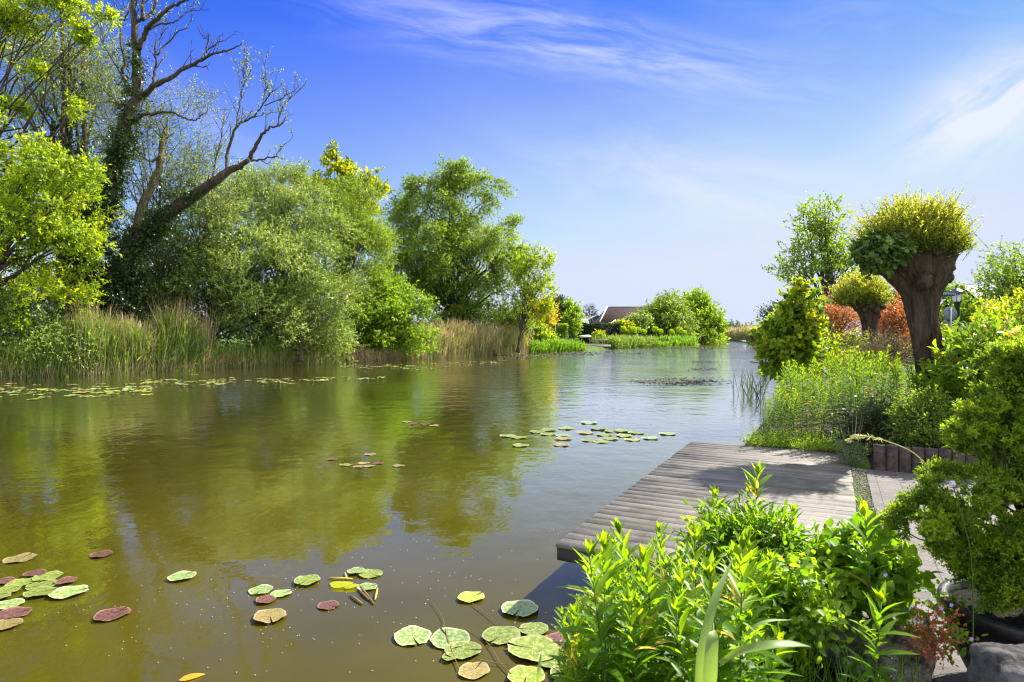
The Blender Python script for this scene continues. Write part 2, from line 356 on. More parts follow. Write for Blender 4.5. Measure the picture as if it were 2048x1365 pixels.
def land(name, line, sgn, corners, zt, rows):
    l = np.array(line, float); t = nrm(np.gradient(l, axis=0)); n = np.stack([t[:, 1], -t[:, 0]], 1)*sgn
    mb = MB(); k = len(l); vs_ = []
    for off, z in rows: vs_.append(np.concatenate([l + n*off, np.full((k, 1), z)], 1))
    V = np.concatenate(vs_); q = [(r*k+i, r*k+i+1, (r+1)*k+i+1, (r+1)*k+i) for r in range(len(rows)-1) for i in range(k-1)]
    if sgn < 0: q = [x[::-1] for x in q]
    mb.add(V, q, rnd=.5)
    ring = [tuple(x) for x in vs_[-1]] + [(x, y, zt) for x, y in corners]
    tr = tessellate_polygon([[Vector(p) for p in ring]])
    vv = np.array(ring); tt = [x if np.cross(vv[x[1]][:2]-vv[x[0]][:2], vv[x[2]][:2]-vv[x[0]][:2]) > 0 else x[::-1] for x in [tuple(y) for y in tr]]
    mb.add(vv, None, tt, rnd=.5)
    return kind(mb.build(name, mg, loc=(0, 0, 0)))
land('ground_left_bank', left_line, -1, [(-4000, 270), (-4000, -130)], .45, [(0, -.8), (.15, .02), (.6, .28), (2.2, .45)])
land('ground_right_bank', right_line, 1, [(-4000, 330), (-4000, 5000), (5000, 5000), (5000, -3000), (-60, -3000)], .40, [(0, -.8), (.02, .30), (.14, .40), (.3, .40)])

# water: murky brown-green body, ripples in the normal
mw, nt = newmat('canal_water')
oc = node(nt, 'ShaderNodeTexCoord').outputs['Object']
rp = node(nt, 'ShaderNodeMapping', {'Vector': oc, 'Rotation': (0, 0, R(28)), 'Scale': (1.0, .42, 1)})
w1 = node(nt, 'ShaderNodeTexNoise', {'Vector': rp, 'Scale': 5.5, 'Detail': 4.0, 'Roughness': .55, 'Distortion': .3}).outputs[0]
rp2 = node(nt, 'ShaderNodeMapping', {'Vector': oc, 'Rotation': (0, 0, R(-12)), 'Scale': (.55, 1.0, 1)})
w2 = node(nt, 'ShaderNodeTexNoise', {'Vector': rp2, 'Scale': 1.7, 'Detail': 3.0, 'Roughness': .5}).outputs[0]
big = node(nt, 'ShaderNodeTexNoise', {'Vector': oc, 'Scale': .11, 'Detail': 2.0}).outputs[0]
sepw = node(nt, 'ShaderNodeSeparateXYZ', {0: oc})
calm = M2(nt, 'MULTIPLY_ADD', M2(nt, 'POWER', node(nt, 'ShaderNodeMapRange', {0: sepw.outputs[1], 1: 4.0, 2: 60.0, 3: 0.0, 4: 1.0}).outputs[0], 1.35), 4.4, .17)
gust = node(nt, 'ShaderNodeMapRange', {0: big, 1: .36, 2: .60, 3: .55, 4: 1.25}).outputs[0]
h = M2(nt, 'MULTIPLY', M2(nt, 'ADD', M2(nt, 'MULTIPLY', w1, .55), w2), M2(nt, 'MULTIPLY', calm, gust))
bp = node(nt, 'ShaderNodeBump', {'Strength': 1.0, 'Distance': .028, 'Height': h})
mud = node(nt, 'ShaderNodeTexNoise', {'Vector': oc, 'Scale': .5, 'Detail': 3.0}).outputs[0]
cw = ramp(nt, mud, [(.35, (.047, .040, .003)), (.65, (.062, .052, .006))])
fr_ = node(nt, 'ShaderNodeFresnel', {'IOR': 1.333, 'Normal': bp.outputs[0]}).outputs[0]
fac = ramp(nt, fr_, [(.02, (.012,)*3), (.07, (.05,)*3), (.15, (.21,)*3), (.28, (.50,)*3), (.5, (.88,)*3), (1.0, (.98,)*3)])
df = node(nt, 'ShaderNodeBsdfDiffuse', {'Color': cw}); gs_ = node(nt, 'ShaderNodeBsdfGlossy', {'Color': (.97, .98, 1, 1), 'Roughness': .03, 'Normal': bp.outputs[0]})
finish(nt, node(nt, 'ShaderNodeMixShader', {0: fac, 1: df.outputs[0], 2: gs_.outputs[0]}).outputs[0])
mb = MB(); mb.add([(-700, -300, 0), (300, -300, 0), (300, 400, 0), (-700, 400, 0)], [(0, 1, 2, 3)])
kind(mb.build('water', mw, loc=(0, 0, 0)))

# brick paving beside the deck
mp_, nt = newmat('brick_paving')
oc = node(nt, 'ShaderNodeTexCoord').outputs['Object']
rt = node(nt, 'ShaderNodeMapping', {'Vector': oc, 'Rotation': (0, 0, -ANG + R(90))})
wob = node(nt, 'ShaderNodeTexNoise', {'Vector': oc, 'Scale': 3.0, 'Detail': 3.0})
rv = node(nt, 'ShaderNodeVectorMath', {0: rt, 1: node(nt, 'ShaderNodeVectorMath', {0: wob.outputs[1], 3: .012}, operation='SCALE')}, operation='ADD')
bt = node(nt, 'ShaderNodeTexBrick', {'Vector': rv, 'Color1': (.128, .112, .098, 1), 'Color2': (.085, .075, .067, 1), 'Mortar': (.05, .045, .03, 1), 'Scale': 1.0, 'Mortar Size': .004, 'Mortar Smooth': .3, 'Brick Width': .105, 'Row Height': .205})
dn = node(nt, 'ShaderNodeTexNoise', {'Vector': oc, 'Scale': 60.0, 'Detail': 5.0}); dn2 = node(nt, 'ShaderNodeTexNoise', {'Vector': oc, 'Scale': 3.0, 'Detail': 6.0})
cc = mixc(nt, 1.0, bt.outputs[0], ramp(nt, dn.outputs[0], [(.3, (.62, .62, .62)), (.7, (1.25, 1.22, 1.2))]), 'MULTIPLY')
cc = mixc(nt, 1.0, cc, ramp(nt, dn2.outputs[0], [(.3, (.70, .72, .66)), (.6, (1.1, 1.1, 1.1))]), 'MULTIPLY')
hh = M2(nt, 'ADD', M2(nt, 'MULTIPLY', bt.outputs[1], -1.0), M2(nt, 'MULTIPLY', dn, .25))
finish(nt, node(nt, 'ShaderNodeBsdfPrincipled', {'Base Color': cc, 'Roughness': .85, 'Normal': node(nt, 'ShaderNodeBump', {'Strength': .7, 'Distance': .006, 'Height': hh}).outputs[0]}).outputs[0])
mb = MB(); mb.add(Dv([(2.12, -7, .418), (6.5, -7, .418), (6.5, 3.93, .418), (2.12, 3.93, .418)]), [(0, 1, 2, 3)])
kind(mb.build('pavement', mp_, loc=D(2, 0, .418)))
# narrow gravel strip between deck and paving
GRAV = plain('gravel_stone', (.30, .26, .20), .9, .2, .45, 22)
mb = MB(); n = 2600
uv = np.stack([rng.uniform(1.985, 2.12, n), rng.uniform(-.6, 3.95, n)], 1)
for k in range(n):
    s = rng.uniform(.004, .010); c = D(uv[k, 0], uv[k, 1], .412 + rng.uniform(0, .008))
    d = ru(6)*0; base = np.array([(1,0,0),(-1,0,0),(0,1,0),(0,-1,0),(0,0,.7),(0,0,-.7)], float)*s*rng.uniform(.6, 1.3, (6, 1))
    a = rng.uniform(0, 6.28); rot = np.array([[math.cos(a), -math.sin(a), 0], [math.sin(a), math.cos(a), 0], [0, 0, 1]])
    mb.add(base@rot.T + c, None, [(0,2,4),(2,1,4),(1,3,4),(3,0,4),(2,0,5),(1,2,5),(3,1,5),(0,3,5)])
tag(kind(mb.build('gravel', GRAV, loc=D(2.05, 1, .41)), 'stuff'), 'strip of pale brown gravel between deck and paving', 'gravel')

# ------------------------------------------------------------------ the deck
md, nt = newmat('weathered_decking')
oc = node(nt, 'ShaderNodeTexCoord').outputs['Object']
rt = node(nt, 'ShaderNodeMapping', {'Vector': oc, 'Rotation': (0, 0, -ANG)})
at = node(nt, 'ShaderNodeAttribute', attribute_name='rnd').outputs['Fac']
st = node(nt, 'ShaderNodeMapping', {'Vector': rt, 'Scale': (1.2, 26, 1)})
off = node(nt, 'ShaderNodeCombineXYZ', {0: M2(nt, 'MULTIPLY', at, 37.0)})
sv_ = node(nt, 'ShaderNodeVectorMath', {0: st, 1: off}, operation='ADD')
grain = node(nt, 'ShaderNodeTexNoise', {'Vector': sv_, 'Scale': 2.2, 'Detail': 8.0, 'Roughness': .7}).outputs[0]
blot = node(nt, 'ShaderNodeTexNoise', {'Vector': rt, 'Scale': 2.6, 'Detail': 7.0, 'Roughness': .62}).outputs[0]
cg = ramp(nt, grain, [(.28, (.062, .054, .041)), (.5, (.142, .128, .104)), (.72, (.24, .222, .185))])
cb = ramp(nt, at, [(0.0, (.72, .72, .74)), (1.0, (1.22, 1.2, 1.18))])
cc = mixc(nt, 1.0, cg, cb, 'MULTIPLY')
cc = mixc(nt, 1.0, cc, ramp(nt, blot, [(.30, (.45, .42, .38)), (.50, (1, 1, 1)), (.72, (1.15, 1.15, 1.16))]), 'MULTIPLY')
lich = node(nt, 'ShaderNodeTexNoise', {'Vector': oc, 'Scale': 7.0, 'Detail': 9.0, 'Roughness': .75}).outputs[0]
cc = mixc(nt, node(nt, 'ShaderNodeMapRange', {0: lich, 1: .655, 2: .70, 3: 0.0, 4: .8}).outputs[0], cc, (.48, .47, .43, 1))
stain = node(nt, 'ShaderNodeTexNoise', {'Vector': rt, 'Scale': 1.1, 'Detail': 8.0, 'Roughness': .7}).outputs[0]
cc = mixc(nt, node(nt, 'ShaderNodeMapRange', {0: stain, 1: .54, 2: .68, 3: 0.0, 4: .65}).outputs[0], cc, (.075, .078, .045, 1))
sps = node(nt, 'ShaderNodeSeparateXYZ', {0: rt}); du = None      # screw heads where the boards cross the joists
for ju in (.035, .65, 1.33, 1.935):
    a_ = M2(nt, 'ABSOLUTE', M2(nt, 'SUBTRACT', sps.outputs[0], ju)); du = a_ if du is None else M2(nt, 'MINIMUM', du, a_)
fv = M2(nt, 'FRACT', M2(nt, 'DIVIDE', sps.outputs[1], 4.89/33))
dv_ = M2(nt, 'MULTIPLY', M2(nt, 'MINIMUM', M2(nt, 'ABSOLUTE', M2(nt, 'SUBTRACT', fv, .2)), M2(nt, 'ABSOLUTE', M2(nt, 'SUBTRACT', fv, .8))), 4.89/33)
rr_ = M2(nt, 'SQRT', M2(nt, 'ADD', M2(nt, 'MULTIPLY', du, du), M2(nt, 'MULTIPLY', dv_, dv_)))
cc = mixc(nt, node(nt, 'ShaderNodeMapRange', {0: rr_, 1: .0045, 2: .007, 3: .85, 4: 0.0}).outputs[0], cc, (.035, .03, .028, 1))
wv = node(nt, 'ShaderNodeTexWave', {'Vector': rt, 'Scale': 15.0}, bands_direction='Y').outputs[1]
hgt = M2(nt, 'ADD', M2(nt, 'MULTIPLY', wv, .30), M2(nt, 'MULTIPLY', grain, .5))
bpn = node(nt, 'ShaderNodeBump', {'Strength': .55, 'Distance': .003, 'Height': hgt})
finish(nt, node(nt, 'ShaderNodeBsdfPrincipled', {'Base Color': cc, 'Roughness': .72, 'Specular IOR Level': .3, 'Normal': bpn.outputs[0]}).outputs[0])
DKW = plain('dark_wet_wood', (.045, .04, .036), .8, .3, .35, 6, .3)
deck = thing('deck', 'weathered grey wooden deck jutting out over the water', 'deck', D(0, 0, 0))
mb = MB(); DL, DW = 4.89, 1.975; nb = 33; pitch = DL/nb
for i in range(nb):
    v0 = i*pitch + .001; v1 = (i+1)*pitch - .0015; z1 = .42 + rng.uniform(-.0015, .0015); e0 = rng.uniform(-.004, .004); e1 = DW + rng.uniform(-.006, .004)
    r = rng.random(); c = .0012; tl = rng.uniform(-.0006, .0006)
    pr = [(v0, z1-.026), (v0, z1-c), (v0+c, z1+tl), (v1-c, z1-tl), (v1, z1-c), (v1, z1-.026)]
    V = Dv([(e0, a, b) for a, b in pr] + [(e1, a, b) for a, b in pr])
    mb.add(V, [(j, j+1, j+7, j+6) for j in range(5)] + [(5, 0, 6, 11)] + [(0, 5, 2, 1), (2, 5, 4, 3), (7, 8, 11, 6), (9, 10, 11, 8)], rnd=r)
mb.build('deck_boards', md, deck)
mb = MB()
fr = lambda v: Dv(v)
box(mb, (.008, .015, .300), (DW-.01, .055, .392), M=fr)
mb.build('edge_beam', DKW, deck)
mb = MB(); box(mb, (.012, .058, .30), (.052, DL-.02, .392), M=fr); mb.build('edge_beam', DKW, deck)
for u in (.62, 1.3):
    mb = MB(); box(mb, (u, .06, .28), (u+.06, DL-.03, .391), M=fr); mb.build('joist', DKW, deck)
for u, v in ((.36, .08), (.36, 2.4), (.36, 4.6)):
    mb = MB(); box(mb, (u, v, -.7), (u+.11, v+.11, .389), M=fr); mb.build('post', DKW, deck)
# timber sheet piling along the right bank
mb = MB()
for k in range(120):
    v = -7 + k*.17; box(mb, (.69, v, -.6), (.735, v+.163, .37 + rng.uniform(-.02, .015)), M=fr)
box(mb, (.66, -7, .28), (.689, 13.4, .35), M=fr)
tag(mb.build('sheet_piling', DKW, loc=D(.7, 0, 0)), 'dark timber boards holding up the right bank at the waterline', 'retaining wall')

# ------------------------------------------------------------------ fluted concrete edging of the raised bed
PAL = plain('brown_concrete', (.085, .062, .052), .92, .15, .35, 14, .5)
wall = thing('palisade_edging', 'dark brown fluted concrete edging holding the raised bed by the paving', 'garden wall', D(2.2, 3.95, .40))
mb = MB(); x = 2.2; i = 0
while x < 6.2:
    w = .118; prof = []
    for k in range(7):
        a = math.pi*k/6; prof.append((x + w/2 - math.cos(a)*w/2, 3.95 - math.sin(a)*.032))
    zt = .70 + rng.uniform(-.006, .006)
    ring = prof + [(x+w, 4.03), (x, 4.03)]
    m = len(ring); V = Dv([(a, b, .40) for a, b in ring] + [(a, b, zt-.008) for a, b in ring] + [(x+w/2+(a-x-w/2)*.88, 3.99+(b-3.99)*.88, zt) for a, b in ring])
    q = [(j, (j+1) % m, m+(j+1) % m, m+j) for j in range(m)] + [(m+j, m+(j+1) % m, 2*m+(j+1) % m, 2*m+j) for j in range(m)]
    mb.add(V, q, [(2*m, 2*m+j, 2*m+j+1) for j in range(1, m-1)])
    x += w + .004
mb.build('blocks', PAL, wall)
SOIL = plain('garden_soil', (.035, .026, .018), .95, .1, .4, 12, .6)
mb = MB(); g = 24
uu = np.linspace(2.3, 9, g); vv = np.linspace(4.02, 14, g)
gz_ = [[(a, b, .66 + .05*math.sin(a*3+b*2) + rng.uniform(-.015, .015)) for a in uu] for b in vv]
for r_ in gz_: r_[0] = (r_[0][0]-.12, r_[0][1], .40)
mb.add(Dv(np.array(gz_).reshape(-1, 3)), [(j*g+i, j*g+i+1, (j+1)*g+i+1, (j+1)*g+i) for j in range(g-1) for i in range(g-1)])
kind(mb.build('ground_raised_bed', SOIL, loc=D(5, 8, .5)))
mb = MB(); mb.add(Dv([(.74, 4.9, .405), (2.35, 4.9, .405), (2.35, 14, .405), (.74, 14, .405)]), [(0, 1, 2, 3)])
mb.add(Dv([(.74, -7, .406), (2.11, -7, .406), (2.11, -.02, .406), (.74, -.02, .406)]), [(0, 1, 2, 3)])
kind(mb.build('ground_flower_bed', SOIL, loc=D(1.5, 8, .4)))
# ================================================================== LEFT BANK TREES
DENS, LSC = 2.0, 1.22
def simple_tree(name, label, cat, base, blobs, leaf, trunk_r=.2, nlimb=26, ncl=160, per=5, K=9, L=1.0, cr=.7, ll=.14, lw=.06, grav=.1, up=.5, out=.8,
                bk=None, group=None, top=None, shell=.45, rand=.7, spread=.8, tw=True, zmin=.3, lean=(0, 0), bias=None, twr=.012, clump=None, **kw):
    base = np.array(base, float); ncl = int(ncl*DENS); ll *= LSC**.7; lw *= LSC**1.3
    t = thing(name, label, cat, base, group); tr = MB(); cm = MB(); tm = MB()
    c = foliage(cm, blobs, ncl, per, K, L, cr, ll, lw, grav, up, out, shell, tw=tm if tw else None, zmin=zmin, rand=rand, spread=spread, bias=bias, twr=twr, clump=clump, **kw)
    cen = np.mean([b[0] for b in blobs], 0); hi = max(b[0][2] for b in blobs)
    tp = np.array(top, float) if top is not None else np.array([cen[0], cen[1], hi])
    pts = [base + (0, 0, -.2), base + (tp-base)*.3 + (lean[0], lean[1], 0), base + (tp-base)*.65, tp]
    path = smooth_path(pts, 5); rad = trunk_r*(1 - np.linspace(0, 1, len(path))**.8*.85); rad[0] *= 1.35
    tube(tr, path, rad, 10, wob=.04)
    sel = c[rng.choice(len(c), min(nlimb, len(c)), replace=False)] if nlimb else []
    for e in sel:
        h = np.clip((e[2]-base[2])*rng.uniform(.35, .75)/(tp[2]-base[2]), .12, .95); i = int(h*(len(path)-1))
        limb(tr, path[i], e, max(rad[i]*.45, .015), .012*max(1, trunk_r*3), .22)
    tr.build('trunk', bk or BARK, t, smooth=True)
    cr_ = cm.build('crown', leaf, t)
    if tw and tm.n:
        o = tm.build('twigs', TWIG, cr_)
    return t
Bt = lambda px, py, Y: tuple(P(px, py, Y)[:2]) + (.4,)

# --- bright ash on the far left
Ya = 28
bl = [blob(*a) for a in ((30,330,Ya,100,75,3),(95,420,Ya,85,90,3),(20,520,Ya,110,90,3),(130,340,Ya-.5,48,55,1.5),(60,600,Ya,80,45,2),(-60,420,Ya+1,110,180,3.5),(150,430,Ya-.5,32,45,1.2),(120,520,Ya,45,60,1.5))]
simple_tree('ash_tree', 'bright yellow-green leafy tree filling the left edge above the bank', 'tree', Bt(-70, 700, Ya), bl, L_ASH, .35, 40, 330, 8, 11, .62, .3, .15, .062, .2, .3, .8, top=P(-40, 200, Ya), shell=.4, clump=.95)
bl = [blob(*a) for a in ((30,45,Ya+2,50,45,1.5),(95,30,Ya+2,30,40,1.2),(20,150,Ya+2,35,25,1),(188,40,Ya+2,32,45,1),(175,100,Ya+2,35,35,1),(65,140,Ya+2,30,20,1),(125,180,Ya+2,25,22,.8),(60,10,Ya+2,60,25,1.5),(-20,80,Ya+2,50,80,2),(10,230,Ya+2,22,20,.6),(120,210,Ya+2,22,18,.6),(150,15,Ya+2,40,25,1))]
simple_tree('ash_tree', 'sparse yellow-green leaf bunches on open limbs, top left corner', 'tree', Bt(-180, 700, Ya+2), bl, L_ASH, .3, 34, 80, 7, 10, .5, .2, .15, .062, .1, .35, .8, top=P(-60, -60, Ya+2), shell=.6, clump=.45)

# --- ivy-clad tree behind
Yi = 37
bl = [blob(*a) for a in ((110,200,Yi,75,120,2.5),(60,100,Yi,70,120,2.5),(175,130,Yi,60,130,2),(60,230,Yi,90,40,2),(140,330,Yi,50,80,2),(120,60,Yi,110,80,3),(165,250,Yi,40,80,1.5),(125,420,Yi,45,90,1.5))]
simple_tree('ivy_tree', 'tall grey-green tree wrapped in dark ivy behind the bright left tree', 'tree', Bt(150, 700, Yi), bl, L_WIL, .42, 30, 210, 6, 10, 1.3, .9, .13, .045, .18, .3, .6, top=P(120, -60, Yi), shell=.75, clump=1.0)
t = thing('ivy', 'dark ivy climbing two hidden trunks behind the bright left tree', 'ivy', P(170, 600, Yi-1)); cm = MB(); tr_ = MB()
bl = [blob(*a) for a in ((170,320,Yi-1,9,90,.6),(125,300,Yi-1,13,90,.6),(150,460,Yi-1,28,80,1),(140,590,Yi-1,48,70,1.6),(165,200,Yi-1,8,60,.4))]
foliage(cm, bl, 200, 8, 8, .7, .3, .13, .09, .3, 0, .9, shell=.8)
tube(tr_, smooth_path([P(175, 700, Yi-1), P(150, 460, Yi-1), P(168, 320, Yi-1), P(166, 110, Yi-1)]), [.35]*6+[.28]*3+[.12]*4, 8)
tube(tr_, smooth_path([P(120, 700, Yi-1), P(128, 460, Yi-1), P(122, 320, Yi-1), P(132, 150, Yi-1)]), [.35]*6+[.28]*3+[.12]*4, 8)
cm.build('leaves', L_IVY, t); tr_.build('stem', BARK, t)

# --- the old half-dead willow
YW = 33.0
def c1(x, y, Y=YW): return P(x/3.25, y/3.25, Y)
wt_ = thing('dead_willow', 'big half-bare willow with dark branching limbs against the blue sky', 'tree', Bt(190, 690, YW))
tr = MB(); lf = MB(); twm = MB()
px2m = YW/1250/3.25
def br(pts, w0, w1, dep=0.0, n=8, twigs=6, tl=1.2, leafy=.5, m=4, par=tr):
    k = len(pts); Yv = YW + dep*np.linspace(0, 1, k)**.8 + np.sin(np.arange(k)*1.7)*.12
    p = smooth_path([c1(x, y, Yv[i]) for i, (x, y) in enumerate(pts)], m)
    p[1:-1] += rng.normal(size=(len(p)-2, 3))*.028
    r = np.linspace(w0*.88, w1*.8, len(p))*px2m/2; twigs = int(twigs*1.6); leafy = leafy*1.2
    tube(par, p, r, n, wob=.05)
    if twigs:
        idx = rng.integers(int(len(p)*.2), len(p), twigs)
        for i in idx:
            tan = nrm(p[min(i+1, len(p)-1)] - p[max(i-1, 0)]); d = nrm(tan*.6 + np.array([0, 0, .75]) + rng.normal(size=3)*.5)
            L_ = tl*rng.uniform(.4, 1.2); q = [p[i] + d*L_*u + rng.normal(size=3)*.04*L_*u + np.array([0, 0, .25])*L_*u*u for u in np.linspace(0, 1, 5)]
            tube(par, q, np.linspace(max(r[i]*.35, .014), .008, 5), 4)
            for j in range(3):
                s = q[rng.integers(1, 5)]; d2 = nrm(d + rng.normal(size=3)*.6 + (0, 0, .3)); l2 = L_*rng.uniform(.25, .55)
                tube(par, [s, s + d2*l2*.5 + rng.normal(size=3)*.02, s + d2*l2], (.011, .009, .006), 3)
                if rng.random() < leafy: sprays(lf, np.array([s]), d2[None], l2*1.1, 7, .0, .11, .04, .9, .4, tone=np.array([.8]))
    return p
br([(500,1980),(560,1650),(610,1420),(680,1280),(740,1090),(800,900),(840,760),(890,640)], 190, 78, 0, 14, 0)
br([(890,640),(888,450),(882,280),(870,110),(862,-40),(850,-200)], 74, 22, .3, 10, 8)
br([(885,650),(950,610),(1000,560),(1090,520),(1180,460),(1290,400),(1370,360),(1440,340),(1510,320),(1572,280)], 44, 6, -1.5, 8, 7, .8, .2)
br([(990,560),(1010,470),(1015,400),(1008,320),(1030,250),(1080,190)], 22, 5, 1, 6, 7)
br([(1180,460),(1240,435),(1335,436),(1357,458)], 15, 5, .5, 6, 2, .5, 0)
br([(1300,400),(1350,330),(1440,270),(1477,262)], 14, 4, 1, 6, 3, .5, .1)
br([(1340,345),(1355,270),(1362,222),(1328,248),(1280,178)], 10, 4, -.8, 5, 2, .4, 0)
br([(880,800),(930,745),(1010,740),(1080,730),(1150,745),(1210,775),(1270,782),(1320,745),(1350,705)], 26, 5, -1.2, 7, 4, .6, .2)
br([(1180,760),(1205,725),(1232,700)], 9, 4, .4, 5, 1, .3, 0)
br([(870,610),(820,560),(800,480),(815,400),(790,300),(785,180),(830,80),(860,-20)], 32, 8, 1.4, 7, 8)
br([(900,320),(940,230),(980,160),(1040,110),(1090,60),(1160,20),(1215,-2),(1255,-30)], 40, 12, -1.2, 8, 8, .9)
br([(925,130),(925,60),(930,0),(925,-90)], 32, 14, .6, 7, 5)
br([(900,140),(960,112),(1000,60),(1022,0),(1030,-80)], 26, 10, 1.2, 7, 5)
br([(960,195),(1030,160),(1120,150),(1180,110),(1240,70),(1300,70),(1370,66)], 16, 3, 1.0, 6, 5, .6)
br([(1020,360),(1080,290),(1150,215),(1210,180),(1245,120)], 15, 4, .7, 6, 4, .5, .2)
br([(850,760),(780,690),(720,620),(640,560)], 16, 4, 1.5, 6, 5)
br([(840,560),(760,440),(700,340),(655,260),(640,180)], 14, 4, 1.5, 6, 6)
br([(800,170),(760,110),(700,70),(660,10)], 14, 4, 1.0, 6, 5)
br([(600,2050),(690,1870),(800,1700),(950,1500),(1110,1375),(1240,1290),(1370,1200),(1430,1160),(1490,1110),(1560,1080),(1620,1040)], 130, 34, -1.0, 12, 4, .8, .5)
br([(1620,1040),(1660,960),(1700,890),(1740,840),(1800,822),(1842,802)], 34, 7, -.4, 8, 4, .7, .3)
br([(1470,1120),(1478,1020),(1500,930),(1530,830),(1570,800),(1650,760),(1700,690),(1760,610),(1808,560)], 27, 5, 1.2, 7, 10, .9, .8)
br([(1535,820),(1550,720),(1565,640),(1590,500),(1590,360)], 11, 3, .8, 5, 12, .9, .9)
br([(1650,765),(1740,740),(1872,718)], 8, 3, -.4, 5, 3, .6, .6)
br([(1700,700),(1730,560),(1720,430)], 6, 2, -.4, 5, 7, .7, .8)
br([(1720,690),(1830,640),(1900,600),(1968,575)], 9, 3, .6, 5, 4, .6, .5)
br([(1615,1045),(1690,1042),(1790,1020),(1852,1030)], 18, 4, -.9, 6, 3, .4, .2)
br([(1700,1045),(1735,1065),(1765,1080)], 8, 3, .3, 5, 1, .3, 0)
br([(1780,1030),(1840,960),(1905,892)], 8, 3, .4, 5, 3, .4, .5)
br([(1800,822),(1830,720),(1880,650),(1975,560)], 13, 3, 1.0, 6, 7, .8, .6)
br([(1380,1170),(1410,1020),(1440,850),(1450,760)], 15, 3, .8, 6, 9, .8, .8)
tr.build('trunk', BARK, wt_, smooth=True)
tr2 = MB(); br([(860,1700),(930,1330),(1020,1150),(1050,1000),(1070,880),(1100,830)], 70, 40, 1.5, 9, 5, 1, .6, par=tr2)
br([(1040,1010),(980,1050),(905,1010)], 20, 6, .8, 6, 3, .7, .6, par=tr2); br([(1080,880),(1060,800)], 16, 8, .3, 6, 2, .4, .3, par=tr2)
tr2.build('side_stem', BARKL, wt_, smooth=True)
lf.build('young_leaves', L_PALE, wt_)
cm = MB()
ivb = [blob(*a) for a in ((258,240,YW-.3,9,60,.4),(268,110,YW-.2,9,50,.4),(235,330,YW-.3,13,60,.6),(205,420,YW-.2,28,70,1),(185,520,YW-.2,45,80,1.3),(190,620,YW-.2,90,60,1.8),(310,450,YW-.6,45,20,.7),(270,500,YW-.5,40,45,.9),(370,400,YW-.8,30,14,.5),(330,430,YW-.7,26,16,.6),(295,465,YW-.6,30,26,.7),(400,382,YW-.9,24,9,.4),(245,290,YW-.3,14,50,.6),(225,380,YW-.4,20,50,.8),(262,180,YW-.3,10,50,.4),(255,560,YW,50,60,1.2))]
foliage(cm, ivb, 640, 9, 8, .5, .28, .12, .085, .3, 0, .9, shell=.75)
cm.build('ivy', L_IVY, wt_)

# pale airy young willows rising round the dead one
bl = [blob(*a) for a in ((330,390,35.5,60,75,2),(250,300,35,65,80,2),(390,330,35.5,60,80,2),(215,180,35,45,110,2),(300,250,35,70,60,1.8),(395,205,35,30,28,1),(430,410,35.5,60,50,1.6),(290,470,35.5,60,40,1.6),(500,180,35,45,60,1),(560,240,35,40,45,1))]
simple_tree('young_willow', 'airy pale willow regrowth around the half-bare willow', 'tree', Bt(320, 690, 35.5), bl[:8], L_PALE, .16, 30, 170, 7, 9, 1.2, .9, .12, .034, .1, .6, .5, top=P(320, 260, 35.5), shell=.9, bk=BARKL)

# --- the big grey-green willow thicket
def bush(name, label, pts, leaf, ncl, seed_px, Y, L=.72, ll=.15, lw=.045, per=8, K=10, **kw):
    return simple_tree(name, label, 'bush', Bt(seed_px, 690, Y), [blob(*a) for a in pts], leaf, .16, 26, ncl, per, K, L, kw.pop('cr', .55), ll, lw, kw.pop('grav', .12), kw.pop('up', .45), kw.pop('out', .9), shell=kw.pop('shell', .38), twr=.008, clump=kw.pop('clump', .95), **kw)
bush('willow_bush', 'large grey-green willow bush leaning over the reeds, left of centre', ((350,520,36.5,100,80,2.5),(440,460,37,90,80,2.5),(420,575,36.5,110,70,2.5),(300,580,35.5,60,45,1.6),(520,560,37,90,85,2.5),(500,630,36.5,80,45,2)), L_WIL, 520, 420, 36.5)
bush('willow_bush', 'tall grey-green willow bush under the leaning bare limb, tip at 500 high', ((540,410,41,80,75,2.5),(610,470,41,85,90,2.6),(560,520,40,90,90,2.6),(480,420,41,50,45,1.8),(630,560,40,70,80,2.2)), L_WIL, 420, 560, 41)['label'] = 'tall rounded grey-green willow bush behind the one leaning over the reeds'
bush('willow_bush', 'dense willow bush standing left of the big drooping tree', ((690,450,46,65,80,2.5),(710,540,45,60,90,2.6),(650,420,46,50,50,2),(740,500,46,35,60,1.5),(660,600,44,70,70,2.2)), L_WIG, 330, 690, 46)
bush('willow_bush', 'low willow bush touching the water beside the tan reed clump', ((560,650,38,50,55,1.4),(640,650,40,60,55,1.5)), L_WIL, 130, 600, 39)
# bright green shrub at the waterline
bush('dogwood_shrub', 'bright green rounded shrub hanging over the water before the reeds', ((755,660,46.5,75,52,2.2),(825,685,46.8,40,30,1.3),(705,690,46,45,34,1.5),(775,600,47.5,40,34,1.5),(825,628,47.5,28,26,1),(852,665,47.5,14,20,.6),(790,570,47.5,16,16,.8)), L_SHR, 260, 760, 47.5, ll=.2, lw=.085, L=.6, clump=.8)
# yellow maple top behind
bl = [blob(*a) for a in ((690,375,54,42,35,1.6),(668,320,54,16,26,.9),(695,335,54,18,20,.8),(645,375,54,35,25,1.3),(725,365,54,26,28,1),(608,360,54,22,13,.9),(715,410,54,45,30,1.6),(748,365,54,12,22,.7),(690,445,54,60,40,2),(667,297,54,7,9,.4),(765,375,54,7,14,.4))]
simple_tree('maple_tree', 'yellow-green maple top poking up behind the willow bushes', 'tree', Bt(690, 690, 54), bl, L_MAP, .25, 70, 150, 6, 8, .5, .3, .20, .14, .1, .4, .8, top=P(672, 285, 54), shell=.9)

